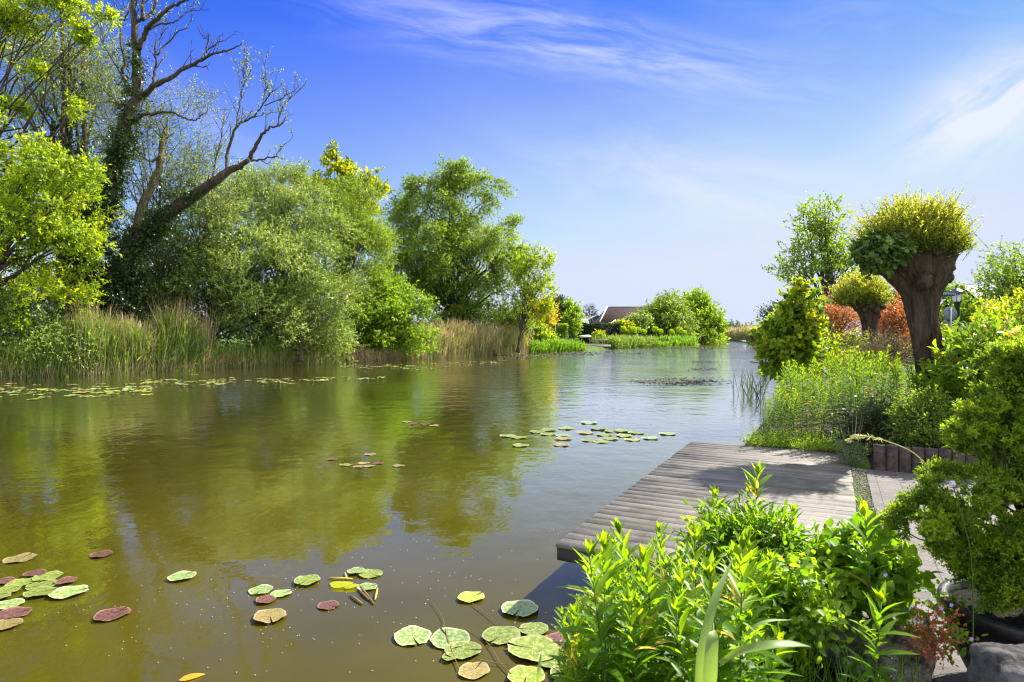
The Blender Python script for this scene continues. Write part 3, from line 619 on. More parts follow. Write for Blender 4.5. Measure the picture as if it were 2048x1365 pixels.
# --- the big drooping tree, centre
YB = 61  
bl = [blob(*a) for a in ((900,400,YB,85,60,4),(850,430,YB,60,60,3.5),(960,450,YB,60,75,4),(840,520,YB,55,85,3.5),(900,500,YB-1,90,80,4.5),(980,530,YB,65,80,4),(930,600,YB,95,65,4.5),(1010,500,YB,32,55,2.5),(870,590,YB,60,60,3.5),(795,440,YB,28,45,2),(860,370,YB,45,25,2),(930,365,YB,55,28,2.5),(885,345,YB,20,16,1),(1000,600,YB,40,60,3),(1035,470,YB,16,30,1.2),(790,400,YB,20,18,1),(800,530,YB,20,50,1.5),(960,640,YB-1,75,24,3),(870,640,YB-1,60,26,3),(1010,640,YB-1,40,22,2))]
simple_tree('weeping_tree', 'large rounded green tree with drooping branches beyond the bright shrub', 'tree', Bt(905, 690, YB), bl, L_WIG, .5, 60, 430, 9, 11, 1.35, .4, .24, .085, .35, .0, .9, top=P(905, 400, YB), shell=.42, twr=.015, clump=1.5)
bl = [blob(*a) for a in ((1070,520,58,28,28,1.2),(1085,570,58,26,45,1.5),(1050,580,58,28,35,1.4),(1060,625,58,34,28,1.5),(1100,530,58,12,22,.7),(1040,540,58,22,28,1),(1095,615,58,16,24,.8))]
simple_tree('young_maple', 'slim open young tree with visible trunk right of the large drooping tree', 'tree', Bt(1035, 668, 58), bl, L_ASH, .16, 44, 75, 6, 8, .6, .3, .17, .10, .05, .5, .8, top=P(1065, 500, 58), shell=.75)
bl = [blob(*a) for a in ((1085,620,72,28,20,1.4),(1050,640,72,14,10,.8),(1090,640,72,22,8,.9))]
simple_tree('japanese_maple', 'small orange-leaved tree glowing above the garden hedge', 'tree', Bt(1080, 668, 72), bl, leafmat('leaf_golden_maple', (.16, .17, .02), (.36, .27, .03), (.52, .36, .04), .4), .1, 12, 45, 7, 8, .7, .4, .26, .14, .05, .3, .9)
bl = [blob(*a) for a in ((1112,625,88,14,30,1),(1125,645,88,16,18,1))]
simple_tree('garden_tree', 'small dark green garden tree left of the slim poplar', 'tree', Bt(1115, 670, 88), bl, L_DARK, .12, 8, 50, 7, 8, 1, .5, .32, .17, .05, .4, .9)
bl = [blob(*a) for a in ((1144,625,86,7,18,.6),(1142,650,85,13,20,.9))]
simple_tree('poplar_sapling', 'slim upright light green sapling before the dark hedge', 'tree', Bt(1142, 674, 85), bl, L_SHR, .08, 8, 50, 7, 7, .9, .4, .3, .15, 0, .9, .5)

# --- dark undergrowth on the bank behind the reeds
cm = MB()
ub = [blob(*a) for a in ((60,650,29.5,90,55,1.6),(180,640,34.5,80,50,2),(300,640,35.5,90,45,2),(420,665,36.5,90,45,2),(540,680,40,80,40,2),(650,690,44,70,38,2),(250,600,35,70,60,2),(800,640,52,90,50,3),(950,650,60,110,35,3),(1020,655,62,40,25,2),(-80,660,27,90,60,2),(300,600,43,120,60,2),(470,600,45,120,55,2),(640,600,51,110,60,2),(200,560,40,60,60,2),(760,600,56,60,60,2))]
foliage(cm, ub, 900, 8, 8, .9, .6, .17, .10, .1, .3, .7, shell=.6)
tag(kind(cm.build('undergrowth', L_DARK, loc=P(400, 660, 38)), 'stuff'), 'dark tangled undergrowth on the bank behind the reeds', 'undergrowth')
cm = MB()
foliage(cm, [blob(*a) for a in ((40,660,28.2,90,60,1.2),(130,690,28.8,50,40,1),(20,610,28,60,40,1))], 190, 8, 9, .8, .45, .13, .055, .2, .5, .7, shell=.6)
tag(cm.build('bramble_shrub', L_WIL, loc=P(60, 700, 28.5)), 'olive green scrubby shrub under the bright left tree', 'shrub')
# far tree belt seen through the gaps behind the left bank
cm = MB(); fb = []
for k in range(26):
    x = -150 + k*13 + rng.uniform(-4, 4); fb.append((np.array([x, 175 + rng.uniform(-12, 12), 3.2]), np.array([10, 6, rng.uniform(3, 6)])))
fb = [b for b in fb if b[0][0] < 8]
foliage(cm, fb, 420, 6, 7, 2.4, 2.0, .9, .55, .05, .4, .7, shell=.6)
tag(kind(cm.build('distant_tree_belt', L_DARK, loc=(-80, 170, 0)), 'stuff'), 'low distant tree belt glimpsed behind the left bank', 'trees')

# ------------------------------------------------------------------ reeds
def reeds(name, label, line, depth, n, h, mat, ll=.5, lw=.03, stiff=.9, back=.6, hv=.3, z0=0.0, cat='reeds', blades=2, plume=0):
    line = np.array(line, float); seg = np.linalg.norm(np.diff(line, axis=0), axis=1); cs = np.concatenate([[0], np.cumsum(seg)])
    s = rng.random(n)*cs[-1]; i = np.clip(np.searchsorted(cs, s)-1, 0, len(seg)-1); u = (s-cs[i])/seg[i]
    p = line[i] + (line[i+1]-line[i])*u[:, None]; t = nrm(line[i+1]-line[i]); nn = np.stack([-t[:, 1], t[:, 0]], 1)
    clump = .86 + .18*np.sin(s*1.3+1)*np.sin(s*.47) + .12*np.sin(s*3.1)
    p = p + nn*(rng.random(n)**1.3*depth - .15)[:, None]
    b = np.concatenate([p, np.full((n, 1), z0)], 1); hh = h*1.3*clump*rng.uniform(1-hv, 1.1, n)
    d = nrm(np.stack([rng.normal(size=n)*.12, rng.normal(size=n)*.12, np.ones(n)], 1)); mb = MB()
    f = nrm(rng.normal(size=(n, 3))*[1, 1, .05])
    leaves(mb, b, d, f, hh, lw, ((0, .7), (.4, 1.0), (.75, .7), (1, .1)), droop=rng.uniform(0, .22, n), rnd=np.clip(rng.random(n)*.8+.1, 0, 1))
    for k in range(blades):
        tt = rng.uniform(.15, .9, n)[:, None]; st = b + d*hh[:, None]*tt
        a = nrm(np.stack([rng.normal(size=n)*.5, rng.normal(size=n)*.5, rng.uniform(.5, 1.3, n)], 1))
        leaves(mb, st, a, nrm(rng.normal(size=(n, 3)) + [0, 0, .6]), ll*rng.uniform(.5, 1.2, n), lw*1.1, ((0, .7), (.4, 1.0), (.75, .7), (1, .05)), droop=rng.uniform(.1, .6, n))
    return tag(kind(mb.build(name, mat, loc=(*line[0], 0)), 'stuff'), label, cat)
def wl(*px): return [tuple(G(x, y)[:2]) for x, y in px]
def rd_at(px): return px
LW = wl((-120, 766), (0, 758), (200, 750), (400, 740), (600, 729), (850, 718), (1055, 708))
def part_of(a, b):
    P_ = [(-120, 766), (0, 758), (200, 750), (400, 740), (600, 729), (850, 718), (1055, 708), (1170, 703), (1225, 698), (1390, 691), (1440, 684.2)]
    xs = [p[0] for p in P_]; ys = [p[1] for p in P_]
    pts = [a] + [x for x in xs if a < x < b] + [b]
    return wl(*[(x, float(np.interp(x, xs, ys)) + .3) for x in pts])
reeds('reed_bed', 'long green reeds along the bank below the bright left tree', part_of(-120, 160), 1.8, 4400, 1.7, L_REED, .5, .028)
reeds('reed_bed', 'tall fresh green reed clump at the foot of the half-bare willow', part_of(150, 400), 2.2, 5200, 2.25, L_REED, .7, .034)
reeds('dry_reeds', 'tan dead reed stalks standing among the tall green clump', part_of(150, 420), 1.4, 1600, 2.75, L_TAN, .5, .026, blades=1)
reeds('dry_reeds', 'low tangle of dead brown reed bases at the left waterline', part_of(-120, 850), .5, 4200, .75, L_TAN, .35, .022)
reeds('reed_bed', 'shaded green reeds under the overhanging willow bush', part_of(400, 580), 1.6, 2000, 1.3, L_REED, .5, .03)
reeds('reed_bed', 'mixed reed clump between the willow bush and the bright shrub', part_of(580, 700), 2.0, 2400, 2.3, L_REED, .6, .035)
reeds('dry_reeds', 'thin dry stalks topping the reeds left of the bright shrub', part_of(590, 690), 1.8, 500, 3.0, L_TAN, .4, .025, blades=1)
reeds('reed_bed', 'broad tan and green reed stand below the large drooping tree', part_of(850, 1056), 3.0, 5200, 2.3, L_TAN, .6, .04)
reeds('reed_bed', 'green shoots mixed through the broad tan reed stand', part_of(850, 1050), 2.6, 2600, 2.0, L_REED, .6, .04)
reeds('reed_bed', 'low green reeds and rushes before the garden shed', part_of(1058, 1168), 2.6, 3000, .95, L_GRASS, .6, .05)
reeds('reed_bed', 'grey-green reed bank beyond the wooden landing stage', part_of(1226, 1312), 3.2, 3400, 1.15, L_REED, .7, .07)
reeds('reed_bed', 'fresh green reeds in front of the far weeping willow', part_of(1336, 1392), 3.2, 1900, 1.15, L_GRASS, .7, .08)
reeds('reed_bed', 'low grass fringe by the small dark jetty', part_of(1308, 1338), 2.5, 700, .5, L_GRASS, .6, .07)
rl = [(47.6, 112), (56.2, 147), (60.2, 174)]
reeds('reed_bed', 'distant brown reed belt along the far right shore', rl[::-1], 4, 5200, 2.6, L_TAN, 1.2, .12, z0=.2)
reeds('reed_bed', 'distant grey-green reeds mixed in the far right shore', rl[::-1], 4, 2200, 2.4, L_REED, 1.2, .12, z0=.2)
# ================================================================== RIGHT BANK
DENS, LSC = 1.25, 1.1; clumpR = .12
def pollard(name, label, Y, prof, crown, ground_z, shoots, ivyb=None, sl=.35, per=16, leafn=15, ll=.045, seed=3):
    # prof: rows (py, px_left, px_right) measured from the knob down to the foot
    s = Y/F; rows = [(P((l+r)/2, py, Y), (r-l)/2*s) for py, l, r in prof]
    base = rows[-1][0].copy(); base[2] = ground_z
    t = thing(name, label, 'tree', base)
    z = np.array([c[2] for c, r in rows]); x = np.array([c[0] for c, r in rows]); rr = np.array([r for c, r in rows])
    nz_, n = 110, 120; Z = np.linspace(z[0], z[-1], nz_); o = np.argsort(z)
    def sm(v): 
        w = np.interp(Z, z[o], v[o]); return np.convolve(np.pad(w, 4, 'edge'), np.ones(9)/9, 'valid')
    X = sm(x); Rr = sm(rr); th = np.arange(n)*2*math.pi/n
    tw = Z[:, None]*.9/max(rr.max()*3, .5)
    a = th[None] + .25*tw
    rid = .050*np.abs(np.sin(9*a + 1.2*np.sin(3*Z[:, None]/s/60) + .9*np.sin(5*a))) + .032*np.abs(np.sin(17*a + 2.5*np.sin(Z[:, None]*9) + 1.7)) + .018*np.sin(31*a + Z[:, None]*23)
    lump = .07*np.sin(2*th[None] + Z[:, None]*3) + .05*np.sin(3*th[None]-Z[:, None]*5)
    head = np.clip((Z[:, None]-np.interp(.45, [0, 1], [Z[-1], Z[0]]))/(Z[0]-Z[-1]), 0, 1)
    knob = head*.55*(.5*np.sin(5*th[None]+Z[:, None]*4)*np.sin(Z[:, None]*6/Z.max()*3) + .35*np.sin(8*th[None]+2)*np.sin(Z[:, None]*14))
    Rf = Rr[:, None]*(.80 + rid*1.5 + lump*.5 + knob*.3 + .012*rng.normal(size=(nz_, n)))
    fl = np.clip(1-(Z-ground_z)/.35, 0, 1)**2*.25; Rf = Rf*(1+fl[:, None])
    cy_ = base[1]
    V = np.stack([X[:, None] + Rf*np.cos(th), cy_ + Rf*.92*np.sin(th), Z[:, None] + 0*th + rng.normal(size=(nz_, n))*.002], -1)
    i = np.arange(nz_-1)[:, None]; j = np.arange(n)[None]; j2 = (j+1) % n
    mb = MB(); q = np.stack([i*n+j, i*n+j2, (i+1)*n+j2, (i+1)*n+j], -1).reshape(-1, 4)
    top = np.array([[X[0], cy_, Z[0]+Rr[0]*.25]]); mb.add(np.concatenate([V.reshape(-1, 3), top]), q[:, ::-1], [(nz_*n, j_, (j_+1) % n) for j_ in range(n)], rnd=.5)
    for kk in range(13):                        # scarred stubs and knuckles of old cuts round the head
        a_ = kk*2*math.pi/13 + rng.normal()*.15; zz = Z[0] - rr.max()*rng.uniform(.15, 1.5); i_ = int(np.clip(np.searchsorted(-Z, -zz), 0, nz_-1)); r0_ = Rf[i_].mean()
        p0 = np.array([X[i_] + r0_*.75*math.cos(a_), cy_ + r0_*.70*math.sin(a_), zz]); d0 = nrm(np.array([math.cos(a_), math.sin(a_), .55])); rb = rr.max()*rng.uniform(.13, .27); ln_ = rr.max()*rng.uniform(.22, .42)
        tube(mb, [p0, p0+d0*ln_*.5, p0+d0*ln_*.85, p0+d0*ln_], [rb*.8, rb*1.15, rb, rb*.6], 9, wob=.1)
    mb.build('trunk', PBARK, t, smooth=True)
    # a crown of short upright shoots fanning out of the knob
    cen = P(crown[0], crown[1], Y); ax, az = crown[2]*s, crown[3]*s
    cm = MB(); tm = MB(); S = shoots
    d = ru(S*3); d = d[d[:, 2] > -.12][:S]; S = len(d)
    shape = np.array([ax, ax*.95, az]); u = rng.random(S)**.33*.92
    st = cen + d*shape*u[:, None]; dd = nrm(d*[.75, .75, .5] + np.array([0, 0, .62]) + rng.normal(size=(S, 3))*.22)
    shape_l = 1 + .10*np.sin(5*np.arctan2(d[:, 1], d[:, 0])+1) + .08*np.sin(9*d[:, 2]+4*d[:, 0]); st = cen + (st-cen)*shape_l[:, None]; L = sl*rng.uniform(.35, 1.25, S)*(.6+.4*(d[:, 2] > .1)); st = st - dd*L[:, None]*.9
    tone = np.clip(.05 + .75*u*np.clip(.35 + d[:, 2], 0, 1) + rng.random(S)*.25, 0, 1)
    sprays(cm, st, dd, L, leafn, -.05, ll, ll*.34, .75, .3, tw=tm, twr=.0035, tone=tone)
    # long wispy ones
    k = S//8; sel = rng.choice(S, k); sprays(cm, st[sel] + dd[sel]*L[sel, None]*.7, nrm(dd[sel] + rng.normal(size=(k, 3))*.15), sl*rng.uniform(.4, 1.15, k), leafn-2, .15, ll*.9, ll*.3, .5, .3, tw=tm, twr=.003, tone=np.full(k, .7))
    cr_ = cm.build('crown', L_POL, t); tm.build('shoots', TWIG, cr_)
    if ivyb:
        im = MB(); foliage(im, [blob(*b) for b in ivyb], 90 if Y < 10 else 16, 8, 5, .14*Y/8.5, .06*Y/8.5, .058*Y/8.5, .044*Y/8.5, .6, .05, .9, shell=.55, shape=OVATE, droop=.2)
        im.build('ivy_leaves', L_IVY2, t)
    return t
PBARK = bark('willow_bark', (.016, .011, .007), (.125, .09, .06), 13, .13, 1.0, .06)
L_IVY2 = leafmat('leaf_broad_ivy', (.03, .06, .012), (.065, .12, .02), (.15, .24, .03), .35, rough=.4, spec=.5, nscale=3)
YP = 8.3
pollard('pollard_willow', 'big pollarded willow, thick fissured trunk and fist topped by golden shoots', YP,
        [(468, 1790, 1876), (480, 1768, 1896), (495, 1758, 1906), (515, 1757, 1904), (545, 1764, 1899), (562, 1778, 1894), (580, 1799, 1886), (600, 1808, 1878), (640, 1814, 1876), (680, 1822, 1884), (720, 1831, 1892), (800, 1838, 1902), (870, 1842, 1912)],
        (1822, 494, 109, 100), .60, 3000,
        ((1758, 508, YP-.2, 28, 22, .2), (1740, 490, YP-.1, 20, 18, .22), (1785, 500, YP-.42, 30, 12, .1)), .36)
pollard('pollard_willow', 'smaller pollarded willow farther along, standing before the red shrub', 16.5,
        [(586, 1700, 1768), (597, 1697, 1772), (608, 1702, 1769), (620, 1712, 1762), (633, 1719, 1757), (650, 1723, 1754), (700, 1722, 1756), (760, 1720, 1760)],
        (1723, 598, 58, 54), .55, 1400, (), .45, ll=.07, leafn=11)
# airy tree behind
bl = [blob(*a) for a in ((1640,460,28,42,55,1.6),(1610,540,28,52,40,1.6),(1680,520,28,40,60,1.6),(1590,500,28,30,15,1),(1660,420,28,30,20,1),(1580,560,28,30,30,1.2),(1700,570,28,30,40,1.3),(1615,440,28,14,25,.7))]
simple_tree('alder_tree', 'open airy green tree rising behind the two pollard willows', 'tree', tuple(P(1658, 640, 28)[:2]) + (.4,), bl, L_SHR, .17, 46, 92, 7, 9, .6, .3, .125, .07, .02, .75, .7, top=P(1650, 430, 28), shell=.85, twr=.008)
bl = [blob(*a) for a in ((2030,520,24,45,25,1.3),(2010,570,24,45,22,1.3),(1995,605,24,28,10,.8),(2060,560,24,40,50,1.5),(2040,600,24,40,20,1.2),(1990,560,24,18,10,.6))]
simple_tree('garden_tree', 'spreading light green tree at the right edge above the dark house', 'tree', tuple(P(2075, 660, 24)[:2]) + (.4,), bl, L_SHR, .14, 40, 95, 6, 8, .6, .35, .11, .06, .03, .4, .8, top=P(2060, 520, 24), shell=.85, twr=.008)
def shrub(name, label, pts, leaf, ncl, bpx, Y, L=.4, ll=.06, lw=.03, per=8, K=8, cat='shrub', **kw):
    return simple_tree(name, label, cat, tuple(P(bpx, 700, Y)[:2]) + (.42,), [blob(*a) for a in pts], leaf, kw.pop('tr', .05), kw.pop('nl', 16), ncl, per, K, L, kw.pop('cr', .2), ll, lw, kw.pop('grav', .05), kw.pop('up', .5), kw.pop('out', .9), shell=kw.pop('shell', .55), twr=.004, zmin=kw.pop('zmin', .42), **kw)
L_MPB = leafmat('leaf_maple_bush', (.06, .125, .008), (.135, .225, .012), (.27, .33, .02), .5)
shrub('elder_shrub', 'dark small tree just left of the yellow-tipped shrub', ((1552,635,36,18,18,.9),(1575,640,36,18,30,.9)), L_DARK, 40, 1570, 36, .6, .13, .07)
shrub('maple_shrub', 'yellow-tipped green maple bush overhanging the water on the right', ((1585,695,13.5,34,50,.5),(1560,665,13.5,20,25,.4),(1597,630,13.5,20,34,.35),(1602,598,13.5,9,20,.2),(1608,670,13.5,16,36,.3),(1545,690,13.4,14,20,.3),(1560,720,13.4,20,30,.4)), L_MPB, 125, 1600, 13.5, .22, .085, .065, shape=OVATE)
c_tip = thing('maple_shoots', 'bright yellow young leaf shoots on top of the maple bush', 'shoots', P(1590, 640, 13.3)); cm = MB(); tm = MB()
foliage(cm, [blob(*a) for a in ((1600,575,13.3,10,10,.1),(1598,600,13.3,14,8,.15),(1605,630,13.2,12,10,.2),(1620,648,13.2,14,10,.2),(1575,655,13.2,12,7,.2),(1552,672,13.2,8,5,.1),(1545,690,13.2,10,4,.1),(1612,672,13.1,16,8,.2),(1578,690,13.1,12,6,.2),(1532,694,13.2,6,3,.1),(1626,650,13.2,14,14,.2),(1610,705,13.1,20,10,.2),(1570,725,13.1,16,8,.2))], 60, 6, 5, .14, .06, .085, .07, .2, .7, .7, shape=OVATE, tw=tm)
cm.build('leaves', L_YEL, c_tip); tm.build('twigs', TWIG, c_tip)
shrub('red_shrub', 'orange-red flowering shrub between the yellow-tipped maple and small pollard', ((1660,632,19,34,18,.8),(1640,655,19,28,22,.7),(1695,640,18.8,24,22,.8),(1665,670,18.6,34,16,.7)), L_RED, 70, 1665, 19, .6, .07, .03, up=1.0, rand=1.3)
shrub('red_shrub', 'orange-red flowering shrub between the two pollard trunks', ((1790,635,18.5,26,20,.8),(1800,660,18.3,28,26,.8),(1775,660,18.3,20,24,.7),(1780,615,18.6,12,10,.5)), L_RED, 66, 1790, 18.5, .6, .07, .03, up=1.0, rand=1.3)
shrub('spirea_shrub', 'yellow-green bush low between the maple bush and the small pollard', ((1680,700,15.6,50,26,.6),(1640,715,15,40,30,.6),(1650,640,20,40,18,.8)), L_MAP, 120, 1680, 15.6, .35, .07, .03)
shrub('twiggy_bush', 'brownish twiggy bush at the foot of the small pollard', ((1770,710,12.5,26,13,.35),(1748,730,12.3,26,13,.3)), leafmat('leaf_dry', (.05, .045, .02), (.13, .10, .05), (.2, .17, .08), .25), 70, 1760, 12.5, .35, .035, .014, per=12)
shrub('garden_shrub', 'dense green hedge-like bush behind the lamp post', ((1935,645,23,36,26,.8),(1900,655,23,30,24,.8),(1965,645,23,24,22,.7),(1900,600,23.5,16,18,.5),(1880,690,22,60,20,.8)), L_SHR, 170, 1930, 23, .5, .10, .06)
shrub('garden_shrub', 'yellow-green bush in front of the dark house on the right', ((2010,640,19,34,18,.6),(2040,655,18.6,40,22,.6),(1985,660,18.6,26,16,.5),(2060,620,19,24,20,.5)), L_MAP, 110, 2020, 19, .4, .09, .05)
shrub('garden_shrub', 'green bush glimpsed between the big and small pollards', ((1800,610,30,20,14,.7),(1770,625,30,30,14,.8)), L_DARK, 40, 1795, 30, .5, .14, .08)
shrub('laurel_shrub', 'pale yellow-tipped laurel bush right of the big pollard trunk', ((1945,722,8.2,28,16,.24),(1975,705,8.0,28,20,.25),(1995,735,7.6,44,30,.3),(1935,762,7.9,36,26,.3),(1990,682,7.9,16,12,.15)), L_SHR, 120, 1950, 8.0, .26, .10, .034, shape=BLADE4, droop=.12, per=7, K=10, zmin=.6)
lt = thing('laurel_tips', 'cream-yellow new leaf tips crowning the laurel bush', 'shoots', P(1950, 670, 7.9)); cm = MB(); tm = MB()
foliage(cm, [blob(*a) for a in ((1912,712,8.1,18,8,.15),(1948,698,7.9,24,10,.2),(1985,668,7.8,18,10,.15),(1970,705,7.6,28,10,.2),(2010,690,7.6,16,10,.2),(1905,738,7.9,20,8,.2))], 34, 5, 9, .13, .05, .085, .024, .1, 1.2, .5, shape=BLADE4, tw=tm, spread=.6)
cm.build('leaves', leafmat('leaf_cream', (.25, .27, .04), (.50, .46, .10), (.66, .56, .22), .42), lt); tm.build('twigs', TWIG, lt)
shrub('azalea_bush', 'low dense yellow-green bush just above the fluted edging', ((1835,850,7.3,40,28,.22),(1870,870,7.2,34,30,.22),(1850,815,7.4,30,14,.2),(1815,830,7.4,22,16,.15)), L_SHR, 110, 1850, 7.4, .16, .03, .013, per=10, K=9, zmin=.5, cr=.08, nl=8)
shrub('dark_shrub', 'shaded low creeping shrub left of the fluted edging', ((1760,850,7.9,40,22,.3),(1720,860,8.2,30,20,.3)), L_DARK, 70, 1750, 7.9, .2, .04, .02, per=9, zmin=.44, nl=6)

# ------------------------------------------------------------------ lamp post with name board
MGREEN = plain('painted_dark_green', (.012, .028, .024), .35, .5, .1, 5)
WGL = newmat('milk_glass'); nt = WGL[1]
finish(nt, node(nt, 'ShaderNodeMixShader', {0: .45, 1: node(nt, 'ShaderNodeBsdfPrincipled', {'Base Color': (.80, .80, .82, 1), 'Roughness': .25}).outputs[0], 2: node(nt, 'ShaderNodeBsdfTranslucent', {'Color': (.9, .9, .92, 1)}).outputs[0]}).outputs[0]); WGL = WGL[0]
YL = 20.0; pl = P(1915, 668, YL); pl[2] = .40; sc = YL/F
lamp = thing('street_lamp', 'old-style lamp post with white glass lantern right of the big pollard trunk', 'street lamp', pl)
zt = P(0, 604, YL)[2]; mb = MB()
lathe(mb, [(.13, .38), (.13, .9), (.10, 1.0), (.075, 1.05), (.065, zt-.15), (.09, zt-.12), (.09, zt-.06), (.12, zt-.01), (.14, zt)], (pl[0], pl[1], 0), 16); mb.build('post', MGREEN, lamp, smooth=True)
mb = MB(); z1 = P(0, 587, YL)[2]
def ring6(mb, rows, c, n=6):
    lathe(mb, rows, c, n)
ring6(mb, [(.12, zt), (.185, z1), (.001, z1)], (pl[0]-.04, pl[1], 0)); gl = mb.build('lantern_glass', WGL, lamp)
mb = MB(); z2 = z1 + .30
lathe(mb, [(.26, z1-.02), (.27, z1+.01), (.18, z1+.07), (.10, z1+.13), (.05, z1+.16), (.03, z1+.2), (.045, z1+.23), (.001, z1+.27)], (pl[0]-.04, pl[1], 0), 6)
for k in range(6):
    a = k*math.pi/3; tube(mb, [(pl[0]-.04+.122*math.cos(a), pl[1]+.122*math.sin(a), zt), (pl[0]-.04+.188*math.cos(a), pl[1]+.188*math.sin(a), z1)], .009, 4)
mb.build('lantern_cap', MGREEN, lamp)
SBL = plain('sign_blue', (.012, .04, .10), .4, .5, .1, 5)
sg = thing('street_name_sign', 'long narrow dark blue street name board fixed to the lamp post', 'sign', P(1895, 588, YL))
mb = MB(); a = P(1862, 585.5, YL-.28); b = P(1909, 592.5, YL-.28); box(mb, (a[0], a[1]-.012, b[2]), (b[0], a[1]+.012, a[2])); mb.build('board', SBL, sg)
mb = MB()
for k in range(13):                     # lettering too small to read in the photo: pale marks
    x = a[0] + .12 + k*.052; h_ = .06; zc = (a[2]+b[2])/2
    box(mb, (x, a[1]-.0145, zc-h_/2), (x+.010, a[1]-.0125, zc+h_/2))
    if k % 3: box(mb, (x+.012, a[1]-.0145, zc+h_/2-.012-(k % 2)*.024), (x+.032, a[1]-.0125, zc+h_/2-(k % 2)*.024))
mb.build('lettering', plain('sign_white', (.55, .6, .65)), sg)
mb = MB(); tube(mb, [(pl[0]-.12, a[1]+.015, (a[2]+b[2])/2), (pl[0]-.05, pl[1]-.02, (a[2]+b[2])/2)], .015, 6); mb.build('bracket', MGREEN, sg)
# traffic signs seen from behind
SGB = plain('sign_back_grey', (.16, .20, .21), .5, .5, .08, 4)
YS = 19.2; ps = P(1898, 668, YS); r_ = 14.5*YS/F; c = P(1898, 629, YS)
sn = thing('traffic_sign', 'grey back of a round traffic sign and plate beside the lamp post', 'traffic sign', (ps[0], ps[1], .4))
mb = MB(); n = 32; th = np.arange(n)*2*math.pi/n
V = np.concatenate([np.stack([c[0]+r_*np.cos(th), np.full(n, c[1]-.05), c[2]+r_*np.sin(th)], 1), np.stack([c[0]+r_*np.cos(th), np.full(n, c[1]-.035), c[2]+r_*np.sin(th)], 1), [[c[0], c[1]-.05, c[2]], [c[0], c[1]-.035, c[2]]]])
mb.add(V, [(j, (j+1) % n, n+(j+1) % n, n+j) for j in range(n)], [(2*n, (j+1) % n, j) for j in range(n)] + [(2*n+1, n+j, n+(j+1) % n) for j in range(n)]); mb.build('round_plate', SGB, sn)
mb = MB(); p1 = P(1884, 641, YS); p2 = P(1913, 648, YS); box(mb, (p1[0], p1[1]-.05, p2[2]), (p2[0], p1[1]-.035, p1[2])); mb.build('lower_plate', SGB, sn)
mb = MB(); tube(mb, [(c[0], c[1]-.08, .3), (c[0], c[1]-.08, c[2]+r_*.9)], .03, 10); mb.build('post', plain('galvanised', (.30, .33, .34), .45, .5, .1, 6), sn)
for dz_ in (-.12, .12):
    mb = MB(); box(mb, (c[0]-.10, c[1]-.072, c[2]+dz_-.012), (c[0]+.10, c[1]-.054, c[2]+dz_+.012)); mb.build('clamp', SGB, sn)
# low garden lamp
YG = 26; pg = P(1961, 668, YG)
gl_ = thing('garden_lamp', 'low garden lamp post with a flat pale dish top', 'lamp', (pg[0], pg[1], .4)); z = P(0, 632, YG)[2]
mb = MB(); lathe(mb, [(.04, .38), (.04, z-.1)], (pg[0], pg[1], 0), 10); mb.build('post', plain('pewter', (.2, .22, .23)), gl_)
mb = MB(); lathe(mb, [(.05, z-.1), (.12, z-.04), (.22, z+.02), (.22, z+.05), (.001, z+.07)], (pg[0], pg[1], 0), 16); mb.build('lamp_shade', plain('pale_shade', (.62, .63, .62), .4), gl_)

# ------------------------------------------------------------------ houses on the right
ROOFD = plain('dark_roof_tiles', (.026, .025, .032), .7, .3, .3, 3, .5)
BRK = plain('brown_brick', (.12, .075, .055), .9, .2, .3, 10, .4)
WPT = plain('white_paint', (.74, .76, .76), .5, .4, .05, 3)
GLS = plain('window_glass', (.02, .03, .04), .08, .8, .05, 2)
def gable_house(t, x0, x1, y0, y1, zw, zr, wallm, roofm, ridge='x', over=.3, trim=None, hip=0.0):
    mb = MB(); box(mb, (x0, y0, .3), (x1, y1, zw))
    if ridge == 'x':
        ym = (y0+y1)/2
        if hip == 0: mb.add([(x0, y0, zw), (x0, y1, zw), (x0, ym, zr-.1), (x1, y0, zw), (x1, y1, zw), (x1, ym, zr-.1)], None, [(0, 2, 1), (3, 4, 5)])
        V = [(x0-over, y0-over, zw-.15), (x1+over, y0-over, zw-.15), (x1+over-hip, ym, zr), (x0-over+hip, ym, zr), (x0-over, y1+over, zw-.15), (x1+over, y1+over, zw-.15)]
        q = [(0, 1, 2, 3), (5, 4, 3, 2)]; tri = [(0, 3, 4), (1, 5, 2)] if hip else []
    else:
        xm = (x0+x1)/2
        mb.add([(x0, y0, zw), (x1, y0, zw), (xm, y0, zr-.1), (x0, y1, zw), (x1, y1, zw), (xm, y1, zr-.1)], None, [(0, 1, 2), (3, 5, 4)])
        V = [(x0-over, y0-over, zw-.15), (x0-over, y1+over, zw-.15), (xm, y1+over, zr), (xm, y0-over, zr), (x1+over, y0-over, zw-.15), (x1+over, y1+over, zw-.15)]
        q = [(1, 0, 3, 2), (4, 5, 2, 3)]; tri = []
    mb.build('wall', wallm, t)
    m2 = MB(); V = np.array(V, float); V2 = V + [0, 0, -.14]; m2.add(np.concatenate([V, V2]), q + [tuple(np.array(x[::-1])+6) for x in q] + [(0, 6, 7, 1)] if ridge == 'x' else q + [tuple(np.array(x[::-1])+6) for x in q] + [(0, 3, 9, 6), (3, 4, 10, 9)], tri)
    rf = m2.build('roof', roofm, t)
    return rf
YH = 33
hx0 = P(1950, 0, YH)[0]; hx1 = P(2120, 0, YH)[0]
h1 = thing('brick_house', 'dark-roofed brick house with a square chimney behind the right-hand trees', 'house', ((hx0+hx1)/2, YH+3, .3))
rf = gable_house(h1, hx0, hx1, YH, YH+7, P(0, 646, YH)[2], P(0, 604, YH+3.5)[2], BRK, ROOFD, 'x', .35)
